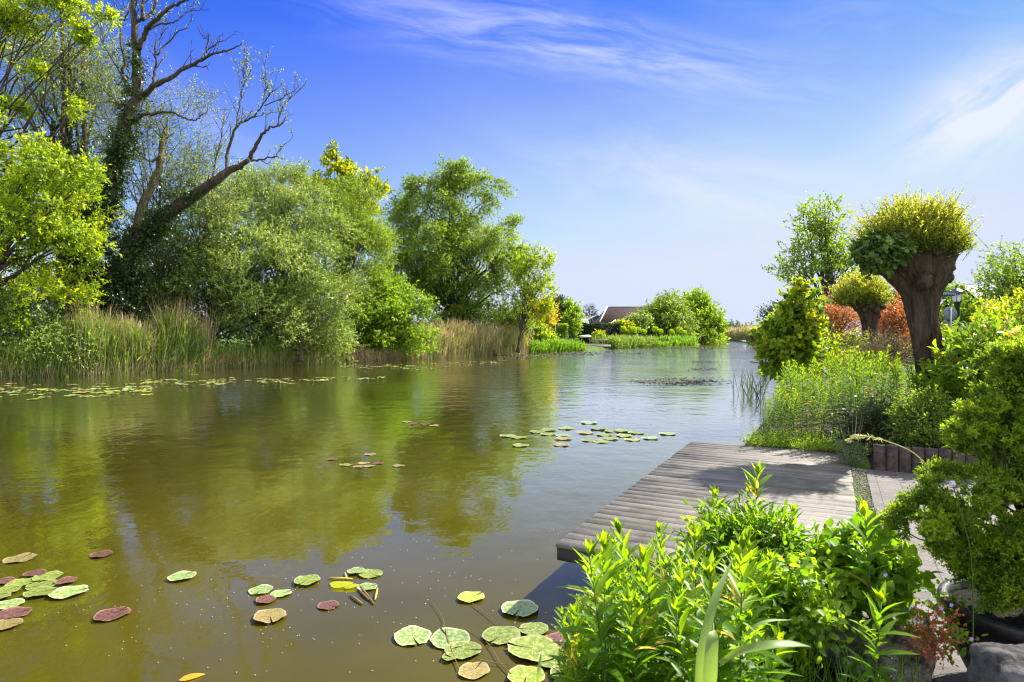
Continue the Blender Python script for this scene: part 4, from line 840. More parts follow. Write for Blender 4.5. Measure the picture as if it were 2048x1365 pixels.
cx_ = P(1966, 0, YH+3.5); mb = MB(); box(mb, (cx_[0]-.35, YH+3.1, P(0, 620, YH)[2]), (cx_[0]+.35, YH+3.9, P(0, 594, YH+3.5)[2])); box(mb, (cx_[0]-.4, YH+3.05, P(0, 594, YH+3.5)[2]), (cx_[0]+.4, YH+3.95, P(0, 592.5, YH+3.5)[2])); mb.build('chimney', BRK, rf)
for px in (1975, 2000):
    mb = MB(); w0 = P(px, 652, YH); box(mb, (w0[0]-.4, YH-.03, w0[2]-.5), (w0[0]+.4, YH-.005, w0[2]+.35)); wn = mb.build('window', WPT, h1)
    mb = MB(); box(mb, (w0[0]-.33, YH-.04, w0[2]-.43), (w0[0]+.33, YH-.032, w0[2]+.28)); mb.build('pane', GLS, wn)
# taller gabled dark house with the white verge boards
Y2 = 29; g0 = P(2013, 0, Y2)[0]; g1 = P(2150, 0, Y2)[0]
h2 = thing('gabled_house', 'dark house gable edged with white verge boards at the far right', 'house', ((g0+g1)/2, Y2+3, .3))
rf2 = gable_house(h2, g0+.25, g1, Y2, Y2+6, P(0, 646, Y2)[2], P(0, 560, Y2)[2], plain('dark_boards', (.035, .036, .045), .8, .3, .2, 4), ROOFD, 'x', .25)
mb = MB(); za = P(0, 585, Y2)[2]; zb = P(0, 648, Y2)[2]
for s_, q0, q1 in ((0, (P(2016, 585, Y2-.32)), (P(2024, 648, Y2-.32))), (1, P(2013, 585, Y2-.32), P(2006, 648, Y2-.32))):
    a_, b_ = q0, q1; V = [(a_[0], a_[1], a_[2]), (a_[0]+.14, a_[1], a_[2]), (b_[0]+.18, b_[1], b_[2]), (b_[0], b_[1], b_[2])]
    V = V + [(x, y+.05, z) for x, y, z in V]; mb.add(V, [(3, 2, 1, 0), (4, 5, 6, 7), (0, 1, 5, 4), (1, 2, 6, 5), (2, 3, 7, 6), (3, 0, 4, 7)])
mb.build('verge_board', WPT, h2)
# parked van behind the hedge
YV = 20.5; vx = P(2055, 0, YV)[0]
van = thing('parked_van', 'silver-grey van roof and windows showing above the clipped hedge', 'van', (vx, YV, .4))
prof = [(-1.05, 1.0), (-.95, 1.45), (-.72, 1.62), (-.45, 1.70), (3.0, 1.74), (3.05, .75), (-1.1, .75)]
zo = P(0, 665, YV)[2] - 1.70; vm = plain('silver_paint', (.42, .45, .47), .25, .6, .03, 2, metal=.3)
def extrude(mb, pf, x, y0, y1, z):
    n = len(pf); V = [(x+a, y0, z+b) for a, b in pf] + [(x+a, y1, z+b) for a, b in pf]
    mb.add(V, [(j, (j+1) % n, n+(j+1) % n, n+j) for j in range(n)], [(0, j+1, j) for j in range(1, n-1)] + [(n, n+j, n+j+1) for j in range(1, n-1)])
mb = MB(); extrude(mb, [(a, b) for a, b in prof], vx, YV, YV+1.8, zo); mb.build('body', vm, van)
mb = MB(); box(mb, (vx-.55, YV-.012, zo+1.15), (vx+.35, YV-.002, zo+1.55)); mb.build('window', GLS, van)
mb = MB(); box(mb, (vx+.48, YV-.012, zo+1.15), (vx+1.6, YV-.002, zo+1.55)); mb.build('window', GLS, van)
for wx in (-.55, 2.3):
    mb = MB(); tube(mb, [(vx+wx, YV-.02, .73), (vx+wx, YV+.22, .73)], .33, 20); mb.build('wheel', plain('rubber', (.02, .02, .02)), van)
hz = P(0, 681, 15)[2]; hx = P(2000, 0, 15)[0]
cm = MB(); m_ = 5200; p = np.stack([rng.uniform(hx, hx+4, m_), 15 + rng.uniform(0, .8, m_), rng.uniform(.45, hz, m_)], 1)
side_ = rng.integers(0, 3, m_); p[side_ == 0, 1] = 15; p[side_ == 1, 2] = hz; p[side_ == 2, 0] = hx
leaves(cm, p, ru(m_), ru(m_) + [0, -.3, .6], .07, .05)
hd = thing('clipped_hedge', 'low clipped dark hedge at the right edge behind the conifer', 'hedge', (hx+2, 15.4, .4))
cm.build('foliage', L_HEDGE, hd)
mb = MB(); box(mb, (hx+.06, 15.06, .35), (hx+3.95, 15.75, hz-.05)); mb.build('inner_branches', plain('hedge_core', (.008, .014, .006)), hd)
# ================================================================== FAR SIDE, CENTRE
ROOFB = plain('brown_roof_tiles', (.032, .016, .011), .85, .2, .35, 1.6, .5)
ROOFO = plain('orange_roof_tiles', (.30, .13, .07), .85, .2, .3, 3, .4)
GREYB = plain('grey_boards', (.11, .14, .155), .7, .3, .15, 4)
OLDW = plain('old_wood', (.15, .125, .10), .85, .2, .35, 5, .4)
PALEW = plain('pale_wood', (.36, .31, .25), .8, .2, .2, 4)
YBN = 112
barn = thing('barn', 'big barn with a steep dark brown tiled roof beyond the hedge', 'barn', (P(1260, 0, YBN+6)[0], YBN+6, .3))
# hip-ended roof: ridge from px 1214 rightwards, left verge sloping down to px 1196
r0 = P(1215, 614, YBN+6); xr = P(1345, 0, YBN+6)[0]; xl = P(1196, 0, YBN)[0]; ze = P(0, 652, YBN)[2]
V = [(xl, YBN, ze), (xr, YBN, ze), (xr, YBN+6, r0[2]), (r0[0], YBN+6, r0[2]), (xl, YBN+12, ze), (xr, YBN+12, ze)]
mb = MB(); Vn = np.array(V, float); mb.add(np.concatenate([Vn, Vn-[0, 0, .2]]), [(0, 1, 2, 3), (5, 4, 3, 2), (7, 6, 9, 8), (10, 11, 8, 9), (0, 6, 7, 1)], [(0, 3, 4), (1, 5, 2)])
mb.build('roof', ROOFB, barn)
mb = MB(); box(mb, (xl+.6, YBN+.6, .3), (xr-.4, YBN+11.4, ze-.02)); mb.build('wall', BRK, barn)
mb = MB(); tube(mb, [(xl-.05, YBN-.05, ze), (r0[0]-.03, YBN+5.97, r0[2]+.05)], .13, 6); tube(mb, [(r0[0], YBN+6, r0[2]+.05), (xr, YBN+6, r0[2]+.05)], .1, 6); mb.build('verge_board', WPT, barn)
oh = thing('outhouse', 'low outhouse with an orange tiled roof in front of the dark barn', 'outbuilding', (P(1240, 0, 108)[0], 109, .3))
gable_house(oh, P(1222, 0, 106)[0], P(1275, 0, 106)[0], 106, 109.5, P(0, 652, 106)[2], P(0, 641, 106)[2], plain('cream_wall', (.5, .47, .40)), ROOFO, 'x', .3, hip=1.2)
mb = MB(); a = P(1218, 649.5, 105.6); b = P(1231, 640.3, 107.6); tube(mb, [a, b], .1, 5); mb.build('verge_board', WPT, oh)
gh = thing('grey_house', 'small grey boarded house with white trim left of the dark barn', 'house', (P(1185, 0, 122)[0], 124, .3))
x0, x1 = P(1176, 0, 120)[0], P(1214, 0, 120)[0]; gable_house(gh, x0, x1, 120, 128, P(0, 640, 120)[2], P(0, 630.5, 120)[2], GREYB, plain('slate', (.16, .20, .22)), 'y', .3)
mb = MB(); w = P(1183, 643, 120); box(mb, (w[0]-.28, 119.9, w[2]-.4), (w[0]+.28, 119.97, w[2]+.45)); wn = mb.build('window', WPT, gh); mb = MB(); box(mb, (w[0]-.18, 119.86, w[2]-.32), (w[0]+.18, 119.895, w[2]+.35)); mb.build('pane', GLS, wn)
gr = thing('greenhouse', 'low glasshouse with white ribs left of the grey boarded house', 'greenhouse', (P(1160, 0, 118)[0], 118, .3))
x0, x1 = P(1132, 0, 118)[0], P(1178, 0, 118)[0]; z0, z1 = P(0, 651, 118)[2], P(0, 640, 118)[2]
mb = MB(); mb.add([(x0, 118, z0), (x1, 118, z0), (x1, 120, z1), (x0, 120, z1)], [(0, 1, 2, 3)]); box(mb, (x0, 118.02, .3), (x1, 120, z0-.01)); mb.build('glazing', plain('greenhouse_glass', (.12, .15, .17), .1, .7), gr)
for k in range(12):
    mb = MB(); x = x0 + (x1-x0)*k/11; tube(mb, [(x, 117.96, z0), (x, 119.96, z1+.04)], .09, 4); mb.build('rib', WPT, gr)
mb = MB(); tube(mb, [(x0, 119.98, z1+.1), (x1, 119.98, z1+.1)], .1, 4); mb.build('ridge', WPT, gr)
# shed at the end of the reeds
sh = thing('shed', 'old grey wooden shed with a sloping roof at the end of the tan reeds', 'shed', (P(1055, 0, 68)[0], 69, .3))
x0, x1 = P(1034, 0, 67)[0], P(1069, 0, 67)[0]; za, zb = P(0, 641, 67)[2], P(0, 656, 67)[2]
mb = MB(); box(mb, (x0, 67, .3), (x1, 70, zb)); mb.build('wall', OLDW, sh)
xm = P(1045, 0, 67)[0]; mb = MB(); V = np.array([(x0-.2, 66.7, zb), (xm, 66.7, za), (x1+.3, 66.7, zb-.05), (x0-.2, 70.3, zb), (xm, 70.3, za), (x1+.3, 70.3, zb-.05)]); mb.add(np.concatenate([V, V-[0, 0, .12]]), [(0, 1, 4, 3), (1, 2, 5, 4), (6, 7, 1, 0), (7, 8, 2, 1)], [(6, 8, 7)]); mb.build('roof', plain('felt_roof', (.20, .18, .16), .8), sh)
mb = MB(); c_ = P(1060, 670, 66.9); box(mb, (c_[0]-.4, 66.93, .4), (c_[0]+.4, 66.99, 1.9)); mb.build('door', DKW, sh)

def hedge(name, label, a, b, z, th, leaf=L_HEDGE, n=6500, ls=.28):
    a = np.array(a, float); b = np.array(b, float); L = np.linalg.norm(b-a); t = (b-a)/L; nn = np.array([-t[1], t[0]])
    h = thing(name, label, 'hedge', ((a[0]+b[0])/2, (a[1]+b[1])/2, .4)); cm = MB()
    s = rng.random(n)*L; w = rng.random(n)*th; zz = rng.uniform(.4, z, n); k = rng.random(n)
    w[k < .55] = 0; zz[k > .75] = z
    p2 = a + t*s[:, None] + nn*w[:, None]; bump = .08*np.sin(s*2.1)+.05*np.sin(s*5.3)
    p = np.concatenate([p2, (zz + bump*(zz > z-.3))[:, None]], 1) + rng.normal(size=(n, 3))*.05
    leaves(cm, p, ru(n), ru(n)*.8 + np.array([-nn[0]*.3, -nn[1]*.3, .6]), ls*rng.uniform(.6, 1.2, n), ls*.6); cm.build('foliage', leaf, h)
    mb = MB(); q = [(a+nn*.12), (b+nn*.12), (b+nn*(th-.12)), (a+nn*(th-.12))]
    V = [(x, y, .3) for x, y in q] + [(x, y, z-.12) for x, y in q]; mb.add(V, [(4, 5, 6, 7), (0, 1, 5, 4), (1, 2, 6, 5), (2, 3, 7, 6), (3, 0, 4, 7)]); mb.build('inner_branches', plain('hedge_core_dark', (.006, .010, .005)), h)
hedge('tall_hedge', 'long dark clipped hedge in front of the barn', P(1150, 0, 93)[:2], P(1240, 0, 93)[:2], P(0, 649, 93)[2], 1.2)
hedge('tall_hedge', 'dark clipped hedge behind the orange maple and shed', P(1070, 0, 90)[:2], P(1150, 0, 90)[:2], P(0, 646, 90)[2], 1.2, n=4500)
hedge('garden_hedge', 'grey-green leafy garden hedge in front of the dark one', P(1088, 0, 80)[:2], P(1135, 0, 80)[:2], P(0, 650, 80)[2], 1.0, L_SHR, 3500)
# bare tree
bt_ = thing('bare_tree', 'leafless fine-branched tree in front of the sky left of the barn', 'tree', P(1168, 660, 140)*[1, 1, 0] + [0, 0, .3]); mb = MB()
b0 = P(1168, 660, 140); b0[2] = .3
def rec(p, d, L, r, dep):
    q = p + d*L; m = (p+q)/2 + rng.normal(size=3)*L*.06; tube(mb, [p, m, q], [r, r*.85, r*.7], 4 if dep > 1 else 6)
    if dep < 5:
        for k in range(3 if dep < 4 else 2):
            rec(q, nrm(d*.9 + rng.normal(size=3)*.42 + (0, 0, .08)), L*rng.uniform(.62, .85), r*.62, dep+1)
tube(mb, [b0, b0+(0, 0, 3.0)], [.4, .3], 8)
for k in range(5):
    a = k*1.26; rec(b0+(0, 0, 2.6), nrm(np.array([math.cos(a)*.75, math.sin(a)*.75, .85])), 2.2, .17, 1)
mb.build('branches', BARK, bt_)
cm = MB(); foliage(cm, [blob(1168, 642, 138, 12, 10, 2)], 26, 5, 7, .9, .5, .35, .2, .05, .4, .8); cm.build('young_leaves', L_SHR, bt_)
# rounded shrub, big weeping willow and the bushy tree beside it
def ft(name, label, pts, leaf, ncl, bpx, Y, ll, lw, L, cr, **kw):
    return simple_tree(name, label, kw.pop('cat', 'tree'), tuple(P(bpx, 690, Y)[:2]) + (.4,), [blob(*a) for a in pts], leaf, .25, 20, ncl, 8, 9, L, cr, ll, lw, kw.pop('grav', .1), kw.pop('up', .4), kw.pop('out', .9), shell=kw.pop('shell', .5), twr=.02, **kw)
ft('round_shrub', 'rounded grey-green garden shrub in front of the barn roof', ((1274,646,104,20,10,1.4),(1268,654,104,20,12,1.6),(1286,640,104,11,7,1)), L_WIL, 70, 1275, 104, .36, .17, .7, .5, cat='shrub')
ft('weeping_willow', 'round weeping willow on the lawn, left one of the far pair', ((1335,625,112,32,28,3.5),(1325,645,111,38,32,3.5),(1350,650,111,30,30,3),(1345,600,112,12,12,1.5),(1310,640,112,18,28,2)), L_WIG, 260, 1335, 112, .5, .16, 2.4, .9, grav=.22, up=0)
ft('bushy_tree', 'dense bushy tree reaching the water, right one of the far pair', ((1392,615,122,22,26,3),(1410,640,122,30,32,3.5),(1375,650,121,30,36,3.5),(1418,668,122,26,20,3),(1395,675,120,38,14,3),(1432,650,122,10,10,1)), L_SHR, 300, 1395, 122, .55, .22, 1.5, .8, up=.6)
ft('low_willow', 'low bright bush at the water just beneath the bushy tree', ((1425,675,128,16,12,1.6),(1405,680,126,22,8,1.6)), L_ASH, 60, 1420, 127, .5, .25, 1.2, .7, cat='bush')
ft('forsythia_bush', 'small vivid yellow bush by the landing stage', ((1200,673,84,11,6,.7),), L_YEL, 26, 1200, 84, .2, .1, .4, .2, cat='bush')
ft('garden_shrub', 'yellow-green leafy shrub behind the row of ball trees', ((1245,657,98,18,8,1),(1228,662,97,10,8,.8)), L_MAP, 50, 1240, 98, .32, .18, .7, .4, cat='shrub')
ft('garden_shrub', 'leafy light green shrub hanging beside the garden shed', ((1083,668,68,14,12,.8),(1092,680,67,14,10,.8)), L_ASH, 60, 1085, 68, .22, .12, .6, .3, cat='shrub')
# ball-headed little trees
proto = None
for i, (px, py, Y) in enumerate(((1237,661,96),(1247,662,96),(1257,662,96),(1266,663,96),(1276,661,97),(1287,661,97),(1310,664,100),(1321,664,100),(1343,666,101),(1358,666,102),(1368,667,102))):
    c = P(px, py, Y)
    if proto is None:
        proto = thing('ball_tree', 'small ball-clipped tree in a row along the far lawn', 'tree', (c[0], c[1], .4), 'ball-clipped little trees along the far lawn')
        m = 520; d = ru(m); cm = MB(); leaves(cm, c + d*np.array([.42, .42, .38])*rng.uniform(.75, 1.05, (m, 1)), nrm(d + rng.normal(size=(m, 3))*.8), ru(m) + d, .16, .1); cm.build('crown', L_ASH, proto)
        mb = MB(); tube(mb, [(c[0], c[1], .35), c], .035, 6); mb.build('trunk', BARK, proto)
    else:
        o = copy_tree(proto); o.location = (c[0], c[1], .4 + (c[2]-P(1237, 661, 96)[2])*.3); o.rotation_euler.z = i*1.3
        s_ = 1 + .12*math.sin(i*2.3); o.scale = (s_, s_, s_)
# landing stages
def stage(name, label, px0, px1, Y, top, depth, mat, posts=4, rail=False):
    a, b = P(px0, 0, Y)[0], P(px1, 0, Y)[0]; t = thing(name, label, 'jetty', ((a+b)/2, Y, 0))
    mb = MB(); n = max(4, int((b-a)/.3)); w = (b-a)/n
    for k in range(n): box(mb, (a+k*w, Y, top-.07), (a+(k+1)*w-.02, Y+depth, top))
    mb.build('planks', mat, t); mb = MB(); box(mb, (a, Y-.06, top-.34), (b, Y-.005, top-.10)); mb.build('front_board', mat, t)
    for k in range(posts):
        mb = MB(); x = a + .1 + (b-a-.2)*k/(posts-1); tube(mb, [(x, Y+.05, -.5), (x, Y+.05, top-.08)], .07, 6); mb.build('post', DKW, t)
    if rail:
        mb = MB(); box(mb, (a+(b-a)*.35, Y+depth*.5, top+.52), (b-.15, Y+depth*.5+.1, top+.6))
        for k in range(4): x = a+(b-a)*.37 + (b-.2-a-(b-a)*.37)*k/3; box(mb, (x, Y+depth*.5+.1, top), (x+.08, Y+depth*.5+.18, top+.6))
        mb.build('bench_rail', mat, t)
    return t
stage('landing_stage', 'pale wooden landing stage with low rail beyond the near reeds', 1170, 1222, 79, .62, 3.2, PALEW, 5, True)
stage('landing_stage', 'narrow low plank step at the foot of the tan reeds', 1052, 1074, 62.5, .35, 1.2, OLDW, 3)
stage('landing_stage', 'small low wooden step among the low green reeds', 1124, 1144, 72, .45, 1.0, PALEW, 3)
jt = stage('dark_jetty', 'small dark jetty with two tall thin posts by the far lawn', 1321, 1337, 95, .35, 1.6, DKW, 3)
for px in (1320.5, 1331.5, 1336):
    mb = MB(); p = P(px, 0, 95); tube(mb, [(p[0], 95.3, .2), (p[0], 95.3, P(0, 668, 95)[2])], .05, 5); mb.build('mooring_post', DKW, jt)
mb = MB(); p = P(1334, 0, 94.9); lathe(mb, [(.001, .35), (.2, .36), (.26, .75), (.24, .75), (.2, .4)], (p[0], 95.0, 0), 12)
tag(mb.build('bucket', WPT, loc=(p[0], 95, .36)), 'white bucket standing on the small dark jetty', 'bucket')
pr = thing('garden_parasol', 'faded cream low canopy and chairs on the far landing stage', 'canopy', P(1172, 690, 82)*[1, 1, 0] + [0, 0, .5])
mb = MB(); a = P(1159, 674, 82); b = P(1181, 674, 82); V = [(a[0], 81, a[2]), (b[0], 81, a[2]+.1), (b[0], 83, a[2]+.25), (a[0], 83, a[2]+.2)]; V = np.array(V); mb.add(np.concatenate([V, V-[0, 0, .12]]), [(0, 1, 2, 3), (7, 6, 5, 4), (4, 5, 1, 0), (3, 0, 4, 7)[::-1], (5, 6, 2, 1)]); mb.build('canopy', plain('cream_cloth', (.6, .55, .38)), pr)
for x in (a[0]+.2, b[0]-.2):
    mb = MB(); tube(mb, [(x, 81.2, .3), (x, 81.2, a[2]-.05)], .04, 5); mb.build('pole', PALEW, pr)
mb = MB(); p = P(1111, 0, 72); box(mb, (p[0]-.05, 72, .3), (p[0]+.05, 72.1, P(0, 651, 72)[2]))
tag(mb.build('wooden_post', PALEW, loc=(p[0], 72, .3)), 'single pale upright post in front of the grey-green hedge', 'post')
mt_ = thing('low_fence', 'pale picket frame half hidden in the low green reeds', 'fence', P(1135, 0, 74)*[1, 1, 0])
for k in range(5):
    mb = MB(); p = P(1124+k*5.2, 0, 74); box(mb, (p[0]-.05, 74, .4), (p[0]+.05, 74.05, P(0, 680, 74)[2])); mb.build('picket', PALEW, mt_)
mb = MB(); p0 = P(1122, 0, 74); p1 = P(1147, 0, 74); box(mb, (p0[0], 74.055, 1.1), (p1[0], 74.1, 1.18)); mb.build('rail', PALEW, mt_)
cb = thing('covered_boat', 'dark tarpaulin-covered boat lying on the bank behind the low reeds', 'boat', P(1110, 0, 74.5)*[1, 1, 0] + [0, 0, .4])
mb = MB(); a = P(1094, 0, 75)[0]; b = P(1130, 0, 75)[0]; rows = []
for k in range(9):
    u = k/8; w = .9*math.sin(math.pi*min(max(u, .06), .94))**.5; x = a+(b-a)*u; hz_ = 1.2 + .12*math.sin(k*2)
    rows += [(x, 75-w, .45), (x, 75-w*1.1, 1.05), (x, 75, hz_+.1), (x, 75+w*1.1, 1.05), (x, 75+w, .45)]
mb.add(rows, [(k*5+j, k*5+j+1, k*5+j+6, k*5+j+5) for k in range(8) for j in range(4)]); mb.build('tarpaulin', plain('tarp', (.035, .04, .045), .6), cb, smooth=True)
mb = MB(); tube(mb, [(a, 74, 1.05), ((a+b)/2, 73.85, 1.0), (b, 74, 1.05)], .05, 5); mb.build('gunwale', PALEW, cb)
# very far: tree line, lamp, masts, plank jetty, bird
cm = MB(); fb = [blob(1462,663,420,14,5,8), blob(1490,664,600,14,5,10), blob(1473,666,480,20,4,8), blob(1505,667,520,8,4,8), blob(1530,664,560,20,6,8), blob(1520,667,520,26,4,8), blob(1560,663,520,30,8,8)]
foliage(cm, fb, 260, 6, 7, 4.0, 3.0, 2.2, 1.3, .02, .4, .7)
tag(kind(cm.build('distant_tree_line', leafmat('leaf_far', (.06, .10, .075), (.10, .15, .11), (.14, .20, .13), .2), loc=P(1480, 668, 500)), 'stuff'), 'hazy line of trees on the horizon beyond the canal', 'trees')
ft('copper_tree', 'small dark purple-leaved tree on the far grassy point', ((1440,669,215,7,5,1.2),), leafmat('leaf_copper', (.05, .02, .02), (.10, .04, .03), (.15, .07, .04), .2), 26, 1440, 215, .7, .4, 1.2, .8)
ft('small_tree', 'small round green tree beside the copper one on the far point', ((1449,668,212,5,7,1),), L_SHR, 26, 1449, 212, .7, .4, 1.2, .8)
ft('copper_bush', 'dark reddish bush just beyond the yellow-tipped shoots on the right', ((1513,670,90,9,5,.6),(1521,668,90,6,6,.6)), leafmat('leaf_copper2', (.05, .025, .02), (.12, .05, .035), (.18, .09, .05), .2), 30, 1516, 90, .3, .2, .5, .3)
MET = plain('far_metal', (.22, .24, .25), .5)
for px, top, Y, r, lb in ((1491, 655, 420, .28, 'thin distant mast on the horizon, left of the lamp arm'), ):
    p = P(px, 0, Y); mb = MB(); tube(mb, [(p[0], Y, 0), (p[0], Y, P(0, top, Y)[2])], [r, r*.4], 5); tag(mb.build('mast', MET, loc=(p[0], Y, 0)), lb, 'mast')
ar = thing('arm_lamp', 'far street light with a short horizontal arm by the yellow-tipped shrub', 'street lamp', P(1529, 0, 90)*[1, 1, 0]); p = P(1529, 0, 90); z = P(0, 649.5, 90)[2]
mb = MB(); tube(mb, [(p[0], 90, .2), (p[0], 90, z)], .07, 6); mb.build('pole', MET, ar); mb = MB(); tube(mb, [(p[0]-.05, 90, z), (p[0]+.75, 90, z)], .07, 6); mb.build('arm', MET, ar)
mb = MB(); tube(mb, [(p[0]+.7, 90, z-.03), (p[0]+1.25, 90, z-.03)], [.10, .07], 6); mb.build('lamp_head', MET, ar)
wp = P(1528.5, 0, 150); mb = MB(); tube(mb, [(wp[0], 150, 0), (wp[0], 150, P(0, 633, 150)[2])], [.09, .05], 5); tag(mb.build('mast', MET, loc=(wp[0], 150, 0)), 'very thin tall mast directly behind the arm street light', 'mast')
stage('plank_jetty', 'tiny pale plank jetty in front of the distant reeds', 1484, 1492, 134, .55, 1.0, WPT, 3)
stage('plank_jetty', 'grey wooden platform edge poking out under the yellow-tipped maple bush', 1524, 1536, 30.5, .55, 1.5, OLDW, 3)
bc = P(1499, 647, 120); mb = MB()
for s_ in (-1, 1):
    mb.add([bc, bc+(s_*.22, -.06, .16), bc+(s_*.55, .02, .06), bc+(s_*.2, .1, .05)], [(0, 1, 2, 3) if s_ < 0 else (3, 2, 1, 0)])
tube(mb, [bc+(-.05, -.25, -.01), bc+(0, -.1, 0), bc+(0, .1, .02), bc+(0, .28, 0)], [.02, .06, .06, .01], 6)
tag(mb.build('bird', plain('bird_grey', (.22, .21, .2)), loc=bc), 'small bird flying over the distant water', 'bird')
# ================================================================== WATER LILIES
def padmat(name, c1, c2, edge):
    m, nt = newmat(name)
    oc = node(nt, 'ShaderNodeTexCoord').outputs['Object']; oi = node(nt, 'ShaderNodeObjectInfo')
    rv_ = node(nt, 'ShaderNodeVectorMath', {0: oc, 1: oi.outputs['Location']}, operation='ADD')
    nz = node(nt, 'ShaderNodeTexNoise', {'Vector': rv_, 'Scale': 4.5, 'Detail': 7.0, 'Roughness': .7}).outputs[0]
    c = ramp(nt, nz, [(.32, tuple(x*.7 for x in c1)), (.5, c1), (.66, c2)])
    sp = node(nt, 'ShaderNodeSeparateXYZ', {0: oc}); ang = M2(nt, 'ARCTAN2', sp.outputs[1], sp.outputs[0])
    vein = M2(nt, 'POWER', M2(nt, 'ABSOLUTE', M2(nt, 'SINE', M2(nt, 'MULTIPLY', ang, 8.0))), 14.0)
    c = mixc(nt, M2(nt, 'MULTIPLY', M2(nt, 'SUBTRACT', 1.0, M2(nt, 'POWER', M2(nt, 'ABSOLUTE', M2(nt, 'SINE', M2(nt, 'MULTIPLY', ang, 8.0))), .12)), .55), c, edge)
    at = node(nt, 'ShaderNodeAttribute', attribute_name='rnd').outputs['Fac']
    c = mixc(nt, node(nt, 'ShaderNodeMapRange', {0: at, 1: .86, 2: 1.0, 3: 0.0, 4: .8}).outputs[0], c, edge)
    sp2 = node(nt, 'ShaderNodeTexNoise', {'Vector': rv_, 'Scale': 90.0, 'Detail': 2.0}).outputs[0]
    c = mixc(nt, node(nt, 'ShaderNodeMapRange', {0: sp2, 1: .665, 2: .70, 3: 0.0, 4: .5}).outputs[0], c, (.7, .7, .6, 1))
    v = node(nt, 'ShaderNodeHueSaturation', {'Value': node(nt, 'ShaderNodeMapRange', {0: oi.outputs['Random'], 3: .8, 4: 1.2}).outputs[0], 'Color': c})
    bpp = node(nt, 'ShaderNodeBump', {'Strength': .5, 'Distance': .004, 'Height': M2(nt, 'ADD', M2(nt, 'MULTIPLY', vein, -.4), nz)})
    finish(nt, node(nt, 'ShaderNodeBsdfPrincipled', {'Base Color': v, 'Roughness': ramp(nt, nz, [(.35, (.16,)*3), (.6, (.5,)*3)]), 'Specular IOR Level': .6, 'Normal': bpp.outputs[0]}).outputs[0])
    return m
PM = {'green': padmat('pad_green', (.13, .17, .015), (.27, .30, .06), (.30, .32, .10, 1)), 'pale': padmat('pad_pale', (.15, .22, .04), (.34, .39, .18), (.5, .52, .3, 1)),
      'red': padmat('pad_red', (.085, .03, .02), (.16, .065, .04), (.28, .14, .08, 1)), 'brown': padmat('pad_brown', (.20, .15, .035), (.28, .20, .06), (.35, .28, .12, 1)),
      'yellow': padmat('pad_yellow', (.20, .25, .015), (.36, .38, .05), (.45, .45, .15, 1))}
def pad_mesh(r, seed, z=.004, g_n=.07, rings=(.0, .35, .7, .93, 1.0), n=40, wave=.035):
    g = np.random.default_rng(seed); notch = g_n; rot = 0.0
    th = rot + notch + (2*math.pi - 2*notch)*np.arange(n+1)/n; mb = MB(); V = []; rr_ = []
    ph = g.uniform(0, 6.28, 4); lob = 1 + .03*np.sin(2*th+ph[0]) + .014*np.sin(5*th+ph[2]) + .014*np.sin(9*th+ph[1]) + .012*np.sin(15*th+ph[2]) + .012*g.normal(size=n+1)
    for k, q in enumerate(rings):
        e = max(0, q-.6)/.4
        V.append(np.stack([r*q*lob*np.cos(th), r*q*.92*lob*np.sin(th), z + wave*r*e*e*(1.2*np.sin(4*th+ph[3])+1.1) + wave*.2*np.sin(9*th)*q], 1)); rr_.append(np.full(n+1, q))
    V = np.concatenate(V); m = n+1
    mb.add(V, [(a*m+j, a*m+j+1, (a+1)*m+j+1, (a+1)*m+j) for a in range(len(rings)-1) for j in range(n)], rnd=np.concatenate(rr_))
    # thin underside so the pad has a real rim
    V2 = V[-m:].copy(); mb.add(np.concatenate([V[-m:], V2 - [0, 0, .004]]), [(j+1, j, m+j, m+j+1) for j in range(n)], rnd=1.0)
    return mb
padvar = {}
def pad(px, py, w, tone, label, group='lily pads floating on the canal', z=.004, rot=None):
    c = G(px, py); r = w/F*c[1]; key = (tone, rng.integers(0, 7))
    if key not in padvar:
        ob = pad_mesh(1.0, hash(key[1])*7+len(padvar)).build('lily_pad', PM[tone], loc=(0, 0, 0)); padvar[key] = ob.data; bpy.data.objects.remove(ob)
    o = bpy.data.objects.new('lily_pad', padvar[key]); COL.objects.link(o); o.location = (c[0], c[1], z); o.scale = (r, r, min(r, .3)); o.rotation_euler = (rng.normal()*.012, rng.normal()*.012, rng.uniform(0, 6.28))
    return tag(o, label, 'lily pad', group)
